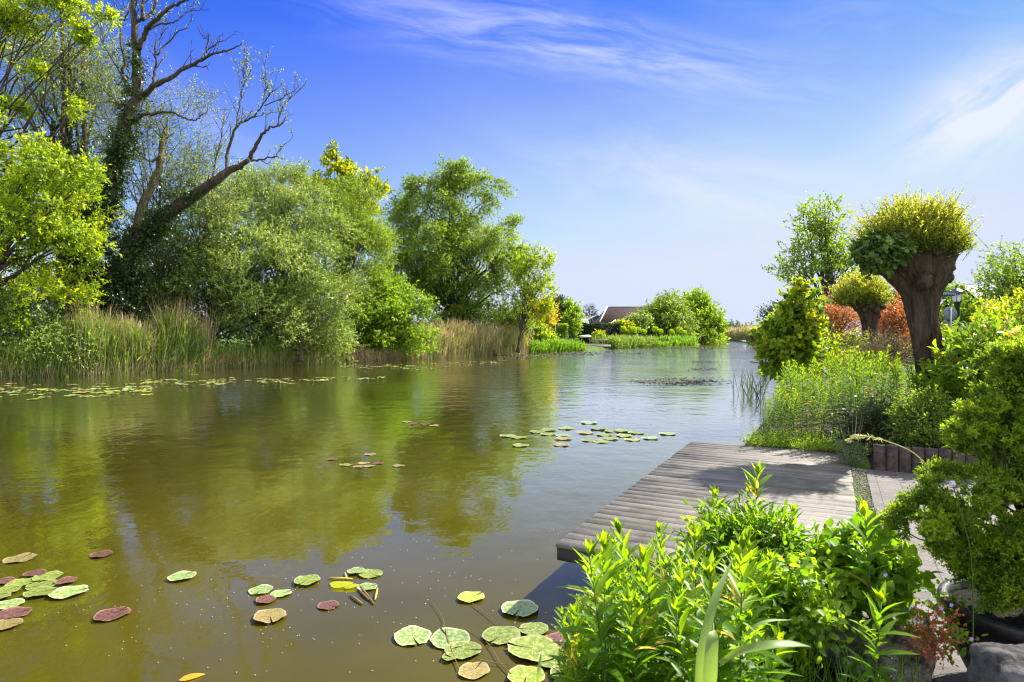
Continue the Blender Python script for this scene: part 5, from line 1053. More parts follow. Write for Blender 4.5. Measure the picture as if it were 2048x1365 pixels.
near = [(40,1119,28,'brown','brownish lily pad alone near the left edge above the left cluster'),(203,1111,21,'red','small dull red lily pad, farthest of the near left pads'),(364,1156,27,'pale','single pale green lily pad left of centre'),
 (614,1165,27,'green','single round green lily pad left of the yellow leaf tangle'),(522,1182,24,'pale','pale lily pad, left one of a touching pair'),(562,1190,20,'pale','small pale lily pad, right one of a touching pair'),(532,1203,20,'red','small red lily pad just under the pale pair'),
 (540,1237,33,'brown','large orange-brown lily pad below the pale pair'),(657,1213,22,'red','reddish brown lily pad below the round green one'),(224,1232,33,'red','dark red lily pad with yellow heart, alone at lower left'),
 (137,1188,34,'pale','long pale lily pad at the right end of the left cluster'),(80,1189,28,'green','lowest bright green pad in the middle of the left cluster'),(85,1172,28,'green','middle green pad of a stack of three in the left cluster'),(96,1156,26,'green','top green pad of a stack of three in the left cluster'),
 (132,1165,20,'red','small red pad right of the stack of three greens'),(70,1151,20,'red','small red pad above the left cluster'),(42,1168,26,'green','green pad left of the stack of three in the left cluster'),(8,1165,20,'red','small red pad at the very left edge'),
 (14,1184,25,'green','green pad at the left edge under the small red one'),(-4,1199,22,'green','green pad cut by the left edge'),(18,1211,27,'pale','pale green pad overlapping the big dark red pad at left edge'),(22,1231,34,'red','big dark red pad at the left edge'),(12,1253,28,'brown','orange-brown pad at the left edge under the dark red one'),
 (712,1146,18,'pale','small pale pad touching the green one above the yellow tangle'),(741,1150,24,'green','green pad above right of the yellow leaf tangle'),(734,1177,20,'pale','small pale pad right beside the yellow leaf tangle'),
 (942,1198,27,'yellow','yellow-green lily pad with a long trailing stalk'),(1040,1222,39,'pale','lily pad half covered by the shadow of the deck'),
 (825,1275,40,'pale','pale pad at the left end of the near pad group'),(900,1281,43,'pale','broad pale pad crossed by a brown stalk'),(926,1305,37,'green','green pad overlapped by the broad pale pad'),(900,1319,17,'green','small green leaf tip under the overlapped pad'),(948,1344,33,'brown','round brownish green pad at the bottom, rim flecked white'),
 (1003,1274,40,'green','large green pad upper left of the bottom right group'),(1068,1263,30,'green','smaller pad at the top of the bottom right group'),(1067,1303,53,'green','largest olive green pad near the leafy plants'),(1122,1284,36,'red','reddish brown pad partly under the leafy plants'),(1120,1322,46,'green','green pad partly under the largest one by the plants'),(1052,1357,40,'yellow','yellow-green pad cut by the bottom edge'),(1128,1352,30,'green','green pad at the bottom edge beside the leafy plants')]
for i, (px, py, w, tn, lb) in enumerate(near): pad(px, py, w, tn, lb, z=.007 + .0035*(i % 4))
mid3 = [(1065,135,'green'),(1120,143,'green'),(1130,185,'green'),(1215,115,'green'),(1275,105,'green'),(1270,127,'green'),(1480,68,'pale'),(1365,97,'green'),(1530,100,'green'),(1650,110,'green'),(1720,120,'green'),(1350,135,'pale'),(1350,150,'brown'),(1340,182,'brown'),(1480,158,'green'),(1540,165,'green'),(1590,150,'green'),(1560,130,'green'),(1700,155,'green'),(1790,147,'pale'),(1880,125,'pale'),(1460,120,'brown'),(1600,112,'green'),(1660,135,'green')]
for x, y, tn in mid3: pad(600+x/2.56, 820+y/2.56, 17, tn, 'lily pad in the loose raft off the far left corner of the deck', 'lily pads in the raft near the deck', z=.004+rng.uniform(0, .008))
for x, y, tn in ((548,63,'green'),(573,75,'red'),(640,75,'red'),(690,82,'brown')): pad(600+x/2.56, 820+y/2.56, 10, tn, 'small lily pad in the thin row of four in mid-canal', 'row of four small lily pads in mid-canal')
for x, y, tn in ((163,255,'red'),(233,283,'green'),(362,230,'brown'),(325,275,'brown'),(300,292,'brown'),(350,290,'brown'),(400,275,'red'),(505,288,'brown')): pad(600+x/2.56, 820+y/2.56, 12, tn, 'brown-red lily pad in the small patch in mid-canal', 'brown-red lily pads in mid-canal')
def strip(n, xs, ys, ws, label, group, tones=('green', 'green', 'pale', 'yellow', 'brown')):
    pts = []; k = 0
    while k < n:
        u = rng.random(); x = np.interp(u, [0, 1], xs); yc = np.interp(u, np.linspace(0, 1, len(ys)), ys); hw = np.interp(u, np.linspace(0, 1, len(ws)), ws)
        y = yc + rng.normal()*hw*.55; c = G(x, y); w = rng.uniform(.12, .21)*F/c[1]
        if any((c[0]-q[0])**2 + (c[1]-q[1])**2 < .045 for q in pts) and rng.random() < .93: continue
        pts.append(c); k += 1; pad(x, y, w, tones[rng.integers(0, len(tones))], label, group, z=.004+rng.uniform(0, .012))
strip(78, (-10, 300), (782, 784, 780), (10, 12, 7), 'lily pad in the band nearest the left edge, close under the reeds', 'lily pads in the left band')
strip(70, (270, 770), (763, 763, 757), (6, 6, 3), 'lily pad in the long narrow band under the willow bushes', 'lily pads in the middle band')
strip(72, (680, 1010), (735, 733, 722), (4, 7, 4), 'lily pad in the far band below the tan reeds', 'lily pads in the far band', ('green', 'pale', 'brown'))
def litter(name, label, rects, n, mat, s):
    mb = MB(); R_ = np.array([[a for a in r] for r in rects], float); w = (R_[:, 1]-R_[:, 0])*(R_[:, 3]-R_[:, 2]); ii = rng.choice(len(R_), n, p=w/w.sum())
    P_ = []
    for i in ii:
        x0, x1, y0, y1 = R_[i]; u = rng.normal()*.28+.5; v = rng.normal()*.25+.5; P_.append(G(x0+(x1-x0)*u, y0+(y1-y0)*v, .006))
    P_ = np.array(P_); a = rng.uniform(0, 6.28, n); leaves(mb, P_, np.stack([np.cos(a), np.sin(a), 0*a], 1), np.tile([0, 0, 1.0], (n, 1)), s*rng.uniform(.5, 1.3, n), s*.6)
    return tag(kind(mb.build(name, mat, loc=(P_[:, 0].mean(), P_[:, 1].mean(), 0)), 'stuff'), label, 'water weed')
WEED = plain('water_weed', (.10, .095, .045), .6, .3, .3, 4)
litter('water_weed', 'dark flat patch of floating weed out in the rippled water', ((1300,1425,756,770),(1385,1430,720,728),(1380,1425,735,741),(1270,1300,762,766)), 700, WEED, .22)
litter('water_weed', 'brownish line of floating weed along the far reed edge', ((1060,1200,702,710),(1275,1440,693,698),(1230,1300,706,709),(1340,1440,695,699),(1000,1110,709,716)), 1000, plain('weed_brown', (.12, .115, .05), .7), .4)
litter('duckweed_specks', 'tiny pale specks scattered over the near water', ((0,1100,1090,1365),(300,1100,980,1200)), 260, plain('speck', (.6, .6, .5), .6), .010)
# floating leaf tangle and single leaf, stalks
ft_ = thing('leaf_tangle', 'tangle of yellow-green torn leaf and brown stalks floating by small pads', 'floating leaves', G(700, 1172)); mb = MB()
for px, py, w, a in ((684, 1171, .085, .3), (703, 1174, .06, 1.9), (672, 1168, .05, 2.6)):
    c = G(px, py, .012); leaves(mb, np.array([c - [w, 0, 0]]), np.array([[math.cos(a)*.3+.9, .1, .03]]), np.array([[0, 0, 1.]]), w*2, w*1.5, OVATE, droop=-.05, rnd=.9)
mb.build('torn_leaf', L_YEL, ft_)
STK = plain('brown_stalk', (.16, .10, .04), .6); YST = plain('yellow_stalk', (.50, .34, .04), .5)
for (p, q, m_) in (((658,1156),(705,1158),YST),((690,1146),(694,1158),YST),((755,1177),(750,1200),YST),((720,1172),(748,1208),STK),((738,1200),(718,1180),STK),((725,1208),(700,1190),STK)):
    mb = MB(); tube(mb, [G(*p, .01), (G(*p, .014)+G(*q, .014))/2, G(*q, .01)], [.006, .009, .005], 6); mb.build('stalk', m_, ft_)
def stalk(label, pts, m_=STK, r=.0028):
    mb = MB(); p = smooth_path([G(x, y, .016) for x, y in pts], 5); tube(mb, p, np.linspace(r, r*.5, len(p)), 6); tag(mb.build('lily_stalk', m_, loc=p[0]), label, 'plant stalk')
stalk('long brown stalk lying across the broad pale lily pad', ((918,1338),(905,1305),(893,1270),(885,1235),(862,1200)))
stalk('brown stalk leading from the yellow-green pad', ((945,1207),(965,1222),(995,1246)))
stalk('thin brown stalk below the large green pads', ((1022,1348),(1000,1325),(985,1300),(965,1275),(942,1258)))
stalk('thin stalk under the round brownish pad running right', ((952,1318),(1000,1328),(1040,1330)))
mb = MB(); c = G(384, 1357, .01); leaves(mb, np.array([c-[.06, .02, 0]]), np.array([[.8, .5, .15]]), np.array([[0, -.2, 1.]]), .13, .05, OVATE, droop=.2, rnd=.6); tag(mb.build('fallen_leaf', L_OR, loc=c), 'single orange-yellow fallen leaf floating at the bottom edge', 'leaf')

# ================================================================== LEAFY PLANTS
STEM = plain('green_stem', (.07, .11, .02), .6); STEMR = plain('brown_green_stem', (.10, .075, .025), .6)
def forb_meshes(h, nl, ll, lw, shape, seed, tuft=8, side=0):
    g = np.random.default_rng(seed); k = 7; u = np.linspace(0, 1, k); ax = g.uniform(0, 6.28)
    bend = g.uniform(.02, .10)*h; p = np.stack([math.cos(ax)*bend*u*u, math.sin(ax)*bend*u*u, h*u], 1)
    sm_ = MB(); tube(sm_, p, np.linspace(.0042, .0018, k)*(h/.8)**.5, 5)
    t = .10 + .88*(np.arange(nl)/nl)**.9; a = np.arange(nl)*2.3999 + g.normal(size=nl)*.2
    b = np.stack([np.interp(t, u, p[:, i]) for i in range(3)], 1)
    elv = np.interp(t, [0, .3, .7, 1], [-.15, .25, .6, 1.15]) + g.normal(size=nl)*.15
    d = np.stack([np.cos(a)*np.cos(elv), np.sin(a)*np.cos(elv), np.sin(elv)], 1)
    n = np.stack([-np.cos(a)*np.sin(elv), -np.sin(a)*np.sin(elv), np.cos(elv)], 1) + g.normal(size=(nl, 3))*.18
    L_ = ll*np.interp(t, [0, .25, .6, .9, 1], [.55, .95, 1.05, .9, .62])*g.uniform(.7, 1.2, nl)
    lm = MB(); leaves(lm, b, d, n, L_, lw*L_/ll, shape, droop=np.interp(t, [0, .5, 1], [.55, .32, .08]) + g.uniform(0, .12, nl), fold=.22, rnd=np.where(g.random(nl) < .03, 1.0, np.clip(t*.7 + g.normal(size=nl)*.2, 0, .97)))
    a = g.uniform(0, 6.28, tuft); e = g.uniform(.9, 1.45, tuft); d = np.stack([np.cos(a)*np.cos(e), np.sin(a)*np.cos(e), np.sin(e)], 1)
    leaves(lm, np.repeat(p[-1:], tuft, 0), d, np.stack([-np.cos(a), -np.sin(a), .3+0*a], 1), ll*.6*g.uniform(.6, 1.1, tuft), lw*.7, shape, droop=.05, fold=.25, rnd=.95)
    for s_ in range(side):                       # short side shoots from the leaf axils
        i = g.integers(int(nl*.3), nl-2); m_ = 6; dd = nrm(d[0:1]*0 + np.array([[math.cos(i*2.4), math.sin(i*2.4), 1.1]]))
        sb = b[i] + dd*np.linspace(.02, .10, m_)[:, None]; aa = g.uniform(0, 6.28, m_)
        leaves(lm, sb, np.stack([np.cos(aa), np.sin(aa), .9+0*aa], 1), np.stack([-np.cos(aa), -np.sin(aa), 1+0*aa], 1), ll*.4, lw*.5, shape, droop=.15, fold=.2, rnd=.8)
    return sm_, lm
def forb_kind(name, cat, h, nl, ll, lw, shape, seeds, leafm, stemm=STEM, tuft=8, side=0):
    out = []
    for s in seeds:
        e = bpy.data.objects.new(name, None); COL.objects.link(e); ORG[e.name] = np.zeros(3); e['category'] = cat
        sm_, lm = forb_meshes(h*(.9+.2*((s*37) % 10)/10), nl, ll, lw, shape, s, tuft, side); sm_.build('stem', stemm, e, smooth=True); lm.build('leaves', leafm, e)
        out.append([e, False])
    return out
def put(protos, p, s, label, group=None, tilt=.08):
    k = rng.integers(0, len(protos)); pr_ = protos[k]
    o = pr_[0] if not pr_[1] else copy_tree(pr_[0]); pr_[1] = True
    o.location = tuple(float(x) for x in p); o.scale = (s, s, s); o.rotation_euler = (rng.normal()*tilt, rng.normal()*tilt, rng.uniform(0, 6.28))
    o['label'] = label
    if group: o['group'] = group
    return o
def clean(protos):
    for e, used in protos:
        if not used:
            for c in list(e.children): bpy.data.objects.remove(c)
            bpy.data.objects.remove(e)
# mid-distance bed of upright leafy stems, right behind the deck
gold_far = forb_kind('goldenrod_plant', 'plant', 1.0, 64, .125, .021, BLADE4, (11, 12, 13, 14, 15, 16), L_GOLD, tuft=10, side=3)
grp = 'upright leafy stems in the bed beyond the deck'; lab = 'upright leafy perennial stem in the crowded bed behind the deck'
cnt = 0
def topline(px): return np.interp(px, [1500, 1530, 1560, 1620, 1700, 1780, 1840, 1900, 1960, 2010], [840, 770, 728, 715, 700, 712, 735, 712, 700, 720])
tries = 0
while cnt < 245 and tries < 9000:
    tries += 1
    u = .72 + 5.0*rng.random()**1.35; v = 4.95 + 6.4*rng.random()**1.25
    if u > 2.1 and v < 4.6: continue
    p = D(u, v, .41 if u < 2.35 else .67)
    px = CX + p[0]/p[1]*F; zt_ = CAMZ - (topline(px) - HY)/F*p[1]
    h = zt_ - p[2] + rng.normal()*.06 - .03
    h = min(h, 1.25) - (.45*max(0, 1-(v-4.95)/.9) if u < 2.3 else 0) - .35*max(0, 1-(u-.72)/.35)
    if h < .28 or px > 2060: continue
    put(gold_far, p, h*rng.uniform(.82, 1.03), lab, grp, .06); cnt += 1
for k in range(22):                                    # in the raised bed, in front of the pollard
    u = rng.uniform(2.7, 5.4); v = rng.uniform(4.25, 5.1); put(gold_far, D(u, v, .67), rng.uniform(.55, .85), 'leafy perennial stem in the raised bed around the big pollard trunk', 'leafy stems around the big pollard', .08)
clean(gold_far)
# low cover on the bed edge, spilling on to the deck's far end
cm = MB(); n = 900; uu = rng.uniform(.72, 2.5, n); vv = 4.86 + rng.random(n)**2*1.2; st = Dv(np.stack([uu, vv, np.full(n, .42)], 1))
sprays(cm, st, nrm(rng.normal(size=(n, 3))*[.6, .6, 0] + [0, -.25, .9]), .16*rng.uniform(.4, 1.3, n), 8, .3, .035, .012, .8, .4)
tag(kind(cm.build('ground_cover', L_SHR, loc=D(1.5, 5, .42)), 'stuff'), 'low creeping greenery spilling over the far end of the deck', 'ground cover')
bl_ = MB(); fl = []
for px, py, Y in ((1605,745,10.5),(1572,792,9.9),(1790,725,10)):
    c = P(px, py, Y); n = 12; a = np.arange(n)*.5236; leaves(bl_, np.repeat([c], n, 0), np.stack([np.cos(a), np.full(n, -.3), np.sin(a)], 1), np.tile([0, -1., .1], (n, 1)), .05, .02, rnd=.5)
    fo = bl_.build('orange_flower', L_OR, loc=c); tag(fo, {1605: 'orange daisy-like flower high in the leafy bed', 1572: 'small orange flower lower down at the water side of the leafy bed', 1790: 'orange flower beside the big pollard trunk'}[px], 'flower'); bl_ = MB()
# water irises at the bank
ir = MB(); pts = [G(x, y) for x, y in ((1490,795),(1500,800),(1512,796),(1478,790),(1520,790),(1506,786),(1516,805),(1495,787))]
for c in pts:
    n = 7; b = np.repeat([c], n, 0) + rng.normal(size=(n, 3))*[.08, .08, 0]; d = nrm(rng.normal(size=(n, 3))*[.28, .28, 0] + [-.08, 0, 1]); leaves(ir, b, d, rng.normal(size=(n, 3))*[1, 1, .1], rng.uniform(.45, .95, n), .022, STRAP, droop=rng.uniform(.05, .5, n))
tag(kind(ir.build('iris_blades', L_DARK, loc=pts[0]), 'stuff'), 'dark sword-like iris leaves standing in the water at the bank', 'iris')
# lavender clump at the corner of the edging
lv = thing('lavender_clump', 'grey-green lavender clump at the deck corner by the fluted edging', 'plant', D(2.02, 4.1, .41)); cm = MB(); sm_ = MB()
n = 90; st = np.repeat([D(2.0, 4.1, .41)], n, 0) + rng.normal(size=(n, 3))*[.05, .05, 0]; d = nrm(rng.normal(size=(n, 3))*[.42, .42, 0] + [0, 0, 1.0])
sprays(cm, st, d, rng.uniform(.2, .40, n), 16, -.1, .035, .004, .6, .3, tw=sm_, twr=.0016); cm.build('leaves', leafmat('leaf_lavender', (.10, .13, .08), (.18, .22, .13), (.30, .34, .22), .3), lv); sm_.build('stems', STEM, lv)
cm = MB(); n = 9; st = np.repeat([D(2.0, 4.1, .41)], n, 0); d = nrm(rng.normal(size=(n, 3))*[.16, .16, 0] + [0, 0, 1.0])
sprays(cm, st + d*.35, d, .28, 5, 0, .012, .006, .5, .3, tw=cm, twr=.0018); cm.build('flower_stalks', leafmat('stalk_pale', (.3, .3, .2), (.4, .4, .28), (.5, .48, .35), .2), lv)

# ------------------------------------------------------------------ foreground clump
L_NEAR = leafmat('leaf_near', (.04, .11, .005), (.095, .20, .007), (.22, .32, .010), .55, rough=.42, spec=.35, nscale=3, tgain=2.0, old=True)
near_p = forb_kind('leafy_perennial', 'plant', .8, 44, .132, .030, BLADE, (21, 22, 23, 24, 25, 26, 27), L_NEAR, tuft=9, side=4)
def sil(px): return np.interp(px, [1120, 1150, 1190, 1230, 1290, 1340, 1390, 1430, 1500, 1560, 1620, 1700, 1800], [1250, 1225, 1165, 1115, 1135, 1095, 1110, 1115, 1115, 1145, 1190, 1210, 1280])
named = [((1500, 932), 3.35, 'tallest bright leafy shoot rising before the deck boards'), ((1430, 962), 3.35, 'leafy shoot just left of the tallest one before the deck'), ((1592, 1022), 3.1, 'thin yellow-green shoot right of the tallest pair'), ((1757, 988), 2.55, 'tall yellow-green leafy shoot standing over the stone trough'), ((1690, 1030), 2.9, 'short yellowish shoot left of the one over the stone trough'),
         ((1228, 1092), 2.75, 'dark pointed leafy shoot at the left front of the clump'), ((1340, 1064), 2.7, 'pointed leafy shoot in the middle of the front clump'), ((1172, 1225), 2.2, 'leafy shoot leaning left over the lily pads'), ((1738, 1180), 1.95, 'shoot with yellow leaves in front of the stone trough')]
for (px, py), Y, lb in named:
    tp = P(px, py, Y); h = tp[2] - .42; put(near_p, (tp[0], tp[1], .42), h/.84, lb, None, .03)
cnt = 0; tries = 0
while cnt < 145 and tries < 9000:
    tries += 1; u = .72 + 1.25*rng.random()**1.4; v = -2.75 + 2.6*rng.random(); p = D(u, v, .41)
    if p[1] < 1.8: continue
    px = CX + p[0]/p[1]*F
    if px < 1115 or px > 1560: continue
    if px > 1500 and rng.random() < .5: continue
    zt_ = CAMZ - (sil(px) + abs(rng.normal())*90 - HY)/F*p[1]; h = zt_ - p[2]
    if h < .16: continue
    h = min(h, .95); put(near_p, p, h/.8*1.0, 'bright green leafy stem in the dense foreground clump', 'leafy stems in the foreground clump', .10); cnt += 1
clean(near_p)
# ovate-leaved mounds
def mound(name, label, pts, mat, n, ll, lw, Y, L=.12, K=5, shape=OVATE, cat='plant', zmin=.43, **kw):
    b = [blob(*a) for a in pts]; t = thing(name, label, cat, (b[0][0][0], b[0][0][1], .42)); cm = MB(); tm = MB()
    foliage(cm, b, n, 5, K, L, .05, ll, lw, .2, .4, .8, shell=.6, tw=tm, zmin=zmin, shape=shape, droop=.25, fold=.12, twr=.0016, **kw)
    cm.build('leaves', mat, t); tm.build('stems', STEM, t); return t
L_MND = leafmat('leaf_mound', (.05, .13, .008), (.12, .23, .012), (.26, .36, .02), .5, nscale=4)
mound('geranium_plant', 'bright broad-leaved plant spilling from the stone trough', ((1735,1130,2.8,56,38,.14),(1690,1145,2.9,38,30,.12),(1772,1160,2.75,20,30,.10),(1725,1180,2.75,56,14,.10)), L_MND, 110, .045, .038, 2.8, zmin=.66)
mound('oregano_plant', 'small-leaved light green plant left of the stone trough', ((1610,1180,2.75,48,40,.16),(1600,1240,2.5,50,40,.14),(1650,1140,3.0,32,24,.12),(1560,1200,2.6,44,40,.14)), L_MND, 130, .034, .022, 2.7)
mound('oregano_plant', 'fine-leaved plant beneath the tallest shoot at the deck edge', ((1480,1090,3.2,34,30,.12),(1530,1095,3.1,28,26,.12),(1440,1095,3.1,24,24,.10)), L_NEAR, 70, .06, .016, 3.2, shape=BLADE4, K=8, L=.16)
# iris-like strap leaves and grass in the corner
def strap(label, pts, w):
    mb = MB(); p = smooth_path([P(*q) for q in pts], 6); k = len(p); t = nrm(np.gradient(p, axis=0)); vv = np.array([0, -.35, .94]); s = nrm(np.cross(t, vv)); nn = np.cross(s, t)
    ww = w*np.interp(np.linspace(0, 1, k), [0, .3, .7, 1], [.7, 1, .8, .02])[:, None]/2
    V = np.concatenate([p - s*ww + nn*ww*.35, p, p + s*ww + nn*ww*.35]); mb.add(V, [(i, i+1, k+i+1, k+i) for i in range(k-1)] + [(k+i, k+i+1, 2*k+i+1, 2*k+i) for i in range(k-1)], rnd=.6)
    tag(mb.build('strap_leaf', L_STR, loc=p[0], smooth=True), label, 'leaf')
L_STR = leafmat('leaf_strap', (.10, .17, .04), (.16, .25, .06), (.22, .32, .10), .4, nscale=3)
strap('broad pale strap leaf arching right near the bottom', ((1440,1330,1.75),(1480,1305,1.72),(1540,1292,1.7),(1590,1290,1.72),(1622,1294,1.75)), .030)
strap('thin pale strap leaf arching above the broad one', ((1470,1330,2.0),(1490,1275,2.0),(1530,1245,2.02),(1585,1240,2.05)), .016)
strap('upright strap leaf rising from the bottom edge through the clump', ((1395,1400,1.6),(1405,1300,1.62),(1430,1200,1.68),(1470,1110,1.78)), .026)
strap('wide bright blade leaf at the bottom edge of the clump', ((1415,1420,1.5),(1420,1340,1.5),(1425,1280,1.52),(1430,1260,1.55)), .034)
strap('narrow dark blade crossing the lily pads at the bottom', ((1075,1372,1.75),(1078,1340,1.75),(1083,1300,1.78)), .010)
gb = MB(); n = 900; q = []
while len(q) < n:
    u = rng.uniform(1.25, 2.13); v = rng.uniform(-2.9, -1.0); p = D(u, v, .41)
    if p[1] > 1.55: q.append(p)
q = np.array(q); d = nrm(rng.normal(size=(n, 3))*[.35, .35, 0] + [0, 0, 1]); leaves(gb, q, d, rng.normal(size=(n, 3))*[1, 1, .2], rng.uniform(.12, .34, n), .0055, STRAP, droop=rng.uniform(.1, .6, n))
tag(kind(gb.build('grass', L_GRASS, loc=q[0]), 'stuff'), 'tuft of long bright grass along the bottom edge before the trough', 'grass')

# ------------------------------------------------------------------ stone trough, rough stone, pot with conifer
STN = plain('rough_stone', (.10, .085, .075), .95, .15, .45, 18, .9, c2=(.20, .18, .16)); STG = plain('grey_stone', (.034, .031, .029), .95, .15, .4, 16, 1.0, c2=(.09, .085, .08))
def rock(mb, lo, hi, ang, org, n=14, amp=.02, hollow=0.0):
    v = []; g_ = n
    def f(p): return p + amp*np.array([math.sin(p[1]*31+p[2]*17), math.sin(p[0]*27+p[2]*23+1), math.sin(p[0]*19+p[1]*29+2)]) + rng.normal(size=3)*amp*.18
    ex = (np.array(hi)-lo)/2; ce = (np.array(hi)+lo)/2; M = frame(org, ang); V = []; Q = []
    for ax in range(3):
        for sg_ in (-1, 1):
            b0 = len(V); a1, a2 = [(1, 2), (2, 0), (0, 1)][ax]
            for i in range(g_+1):
                for j in range(g_+1):
                    p = np.zeros(3); p[ax] = sg_; p[a1] = 2*i/g_-1; p[a2] = 2*j/g_-1
                    pn = np.sign(p)*np.abs(p); l = (np.abs(p)**7).sum()**(1/7); p = p/l
                    if hollow and ax == 2 and sg_ > 0 and abs(p[0]) < .82 and abs(p[1]) < .74: p[2] -= hollow
                    V.append(ce + p*ex)
            for i in range(g_):
                for j in range(g_):
                    k = b0 + i*(g_+1)+j; qd = (k, k+g_+1, k+g_+2, k+1); Q.append(qd if sg_ > 0 else qd[::-1])
    V = np.array(V); V = V + amp*np.stack([np.sin(V[:, 1]*31+V[:, 2]*17), np.sin(V[:, 0]*27+V[:, 2]*23+1), np.sin(V[:, 0]*19+V[:, 1]*29+2)], 1) + amp*.5*np.stack([np.sin(V[:, 1]*83+V[:, 2]*57), np.sin(V[:, 0]*97+V[:, 2]*63), np.sin(V[:, 0]*79+V[:, 1]*89)], 1)
    mb.add(M(V), Q, rnd=.5)
tro = thing('stone_trough', 'dark rough stone trough with plants spilling over its rim', 'stone trough', D(1.93, -.85, .4)); mb = MB()
rock(mb, (-.24, -.16, 0), (.24, .16, .27), ANG, D(1.95, -.86, .41), 20, .012, .25); mb.build('trough', STN, tro, smooth=True)
mb = MB(); rock(mb, (-.19, -.11, .10), (.19, .11, .22), ANG, D(1.95, -.86, .41), 6, .006); mb.build('soil', SOIL, tro)
mb = MB(); c = P(2040, 1352, 1.75); rock(mb, (-.10, -.10, -.4), (.14, .10, .06), .1, (c[0], c[1], c[2]), 18, .008); tag(mb.build('grey_stone', STG, loc=(c[0], c[1], .42), smooth=True), 'rough grey stone block in the bottom right corner', 'stone')
YC = 2.65; pc = P(2062, 0, YC); pc[2] = .42
POT = plain('black_pot', (.018, .017, .016), .55, .4, .4, 9, .2)
pot = thing('plant_pot', 'large dark round plant pot at the right edge on the paving', 'plant pot', pc); mb = MB()
zr_ = P(0, 1212, YC)[2]
prof_ = [(.001, .42), (.19, .42), (.20, .43)] + [(.20 + .105*math.sin(u*1.57), .43 + (zr_-.43-.05)*u) for u in np.linspace(0, 1, 8)] + [(.325, zr_-.05), (.33, zr_-.01), (.325, zr_), (.295, zr_), (.29, zr_-.05)]
lathe(mb, prof_, (pc[0], pc[1], 0), 40); mb.build('body', POT, pot, smooth=True)
for k, zz in ((0, .40), (1, .62)):
    mb = MB(); z_ = .43 + (zr_-.48)*zz; r_ = .203 + .105*math.sin(zz*1.57) + .004; th = np.linspace(0, 2*math.pi, 41); tube(mb, np.stack([pc[0]+r_*np.cos(th), pc[1]+r_*np.sin(th), z_+.012*np.sin(th*5+k)], 1), .0022, 4, cap=False); mb.build('wire', plain('wire', (.10, .09, .08), .6), pot)
mb = MB(); lathe(mb, [(.001, zr_-.035), (.292, zr_-.04)], (pc[0], pc[1], 0), 24); mb.build('soil', plain('dark_soil', (.012, .010, .007), .95, .1, .4, 30, .8), pot)
con = thing('dwarf_conifer', 'golden-green dwarf conifer with cloud-like tiers in the dark pot', 'conifer', (pc[0], pc[1], zr_-.04))
bl = [blob(*a) for a in ((2035,775,YC,72,80,.15),(1995,850,YC,62,60,.15),(2060,870,YC,80,90,.2),(1945,880,YC-.02,50,42,.11),(1885,975,YC-.05,62,42,.13),(1950,985,YC,70,50,.16),(1860,1045,YC-.05,56,44,.13),(1920,1075,YC,60,50,.16),(1985,1050,YC,70,60,.2),(2055,1040,YC-.1,70,70,.2),(1940,1110,YC-.02,46,26,.12),(1850,1085,YC-.02,36,26,.1),(2010,1125,YC,56,34,.16),(1990,1165,YC,56,24,.14),(2060,1165,YC-.1,70,36,.2),(1965,1150,YC-.02,50,30,.14),(2020,1180,YC-.08,80,26,.2),(2015,730,YC,50,34,.11),(2080,730,YC,60,50,.15))]
cm = MB(); tm = MB(); c = foliage(cm, [(b[0], b[1]*.88) for b in bl], 1700, 10, 11, .040, .012, .016, .0065, 0, .5, 1.0, shell=.28, tw=tm, zmin=zr_+.02, rand=.5, spread=.9, twr=.0011, clump=.062, cper=8)
cn = cm.build('foliage', L_CON, con); tm.build('twigs', TWIG, cn)
mb = MB(); b0 = np.array([pc[0], pc[1], zr_-.06]); tube(mb, smooth_path([b0, b0+(-.01, 0, .3), b0+(.01, 0, .65), P(2055, 730, YC)], 5), np.linspace(.026, .008, 16), 8)
for e in c[rng.choice(len(c), 110)]:
    st_ = b0 + (0, 0, max(.02, (e[2]-b0[2])*rng.uniform(.25, .7))); limb(mb, st_, e, .0065, .002, .1, 5, 5)
mb.build('trunk', BARK, con)
# arching seed-headed grass stalk and dandelion clock in front of the conifer
gs = thing('grass_stalk', 'arching pale grass stalk with drooping seed head over the paving', 'grass stalk', D(2.5, -.1, .42)); mb = MB()
YQ = 2.6; p = smooth_path([P(1900, 1010, YQ+.1), P(1856, 937, YQ), P(1825, 905, YQ), P(1780, 885, YQ), P(1740, 874, YQ), P(1715, 873, YQ), P(1698, 882, YQ)], 5); tube(mb, p, np.linspace(.0028, .0015, len(p)), 5); mb.build('stalk', leafmat('stalk_straw', (.3, .3, .14), (.42, .42, .2), (.5, .5, .28), .3), gs)
cm = MB(); q = p[-14:]; s_ = np.repeat(q, 8, 0); leaves(cm, s_ + rng.normal(size=s_.shape)*.003, nrm(rng.normal(size=s_.shape)*.5 + [-1, 0, -.2]), ru(len(s_)), .018, .004); cm.build('seed_head', bpy.data.materials['stalk_straw'], gs)
dn_ = thing('dandelion_clock', 'blurry white dandelion seed head in front of the conifer', 'dandelion', P(1905, 968, 2.35)); mb = MB(); c = P(1905, 968, 2.35); n = 150; d = ru(n)
leaves(mb, c + d*.003, d, ru(n), .009, .0012, rnd=.5); leaves(mb, c + d*.0115, nrm(np.cross(d, ru(n))), d, .005, .003); mb.build('seed_head', plain('seed_fluff', (.75, .75, .72)), dn_)
mb = MB(); tube(mb, smooth_path([c, P(1925, 1040, 2.35), P(1945, 1150, 2.36), (P(1945, 0, 2.36)[0], 2.36, .42)]), .0022, 5); mb.build('stalk', STEM, dn_)
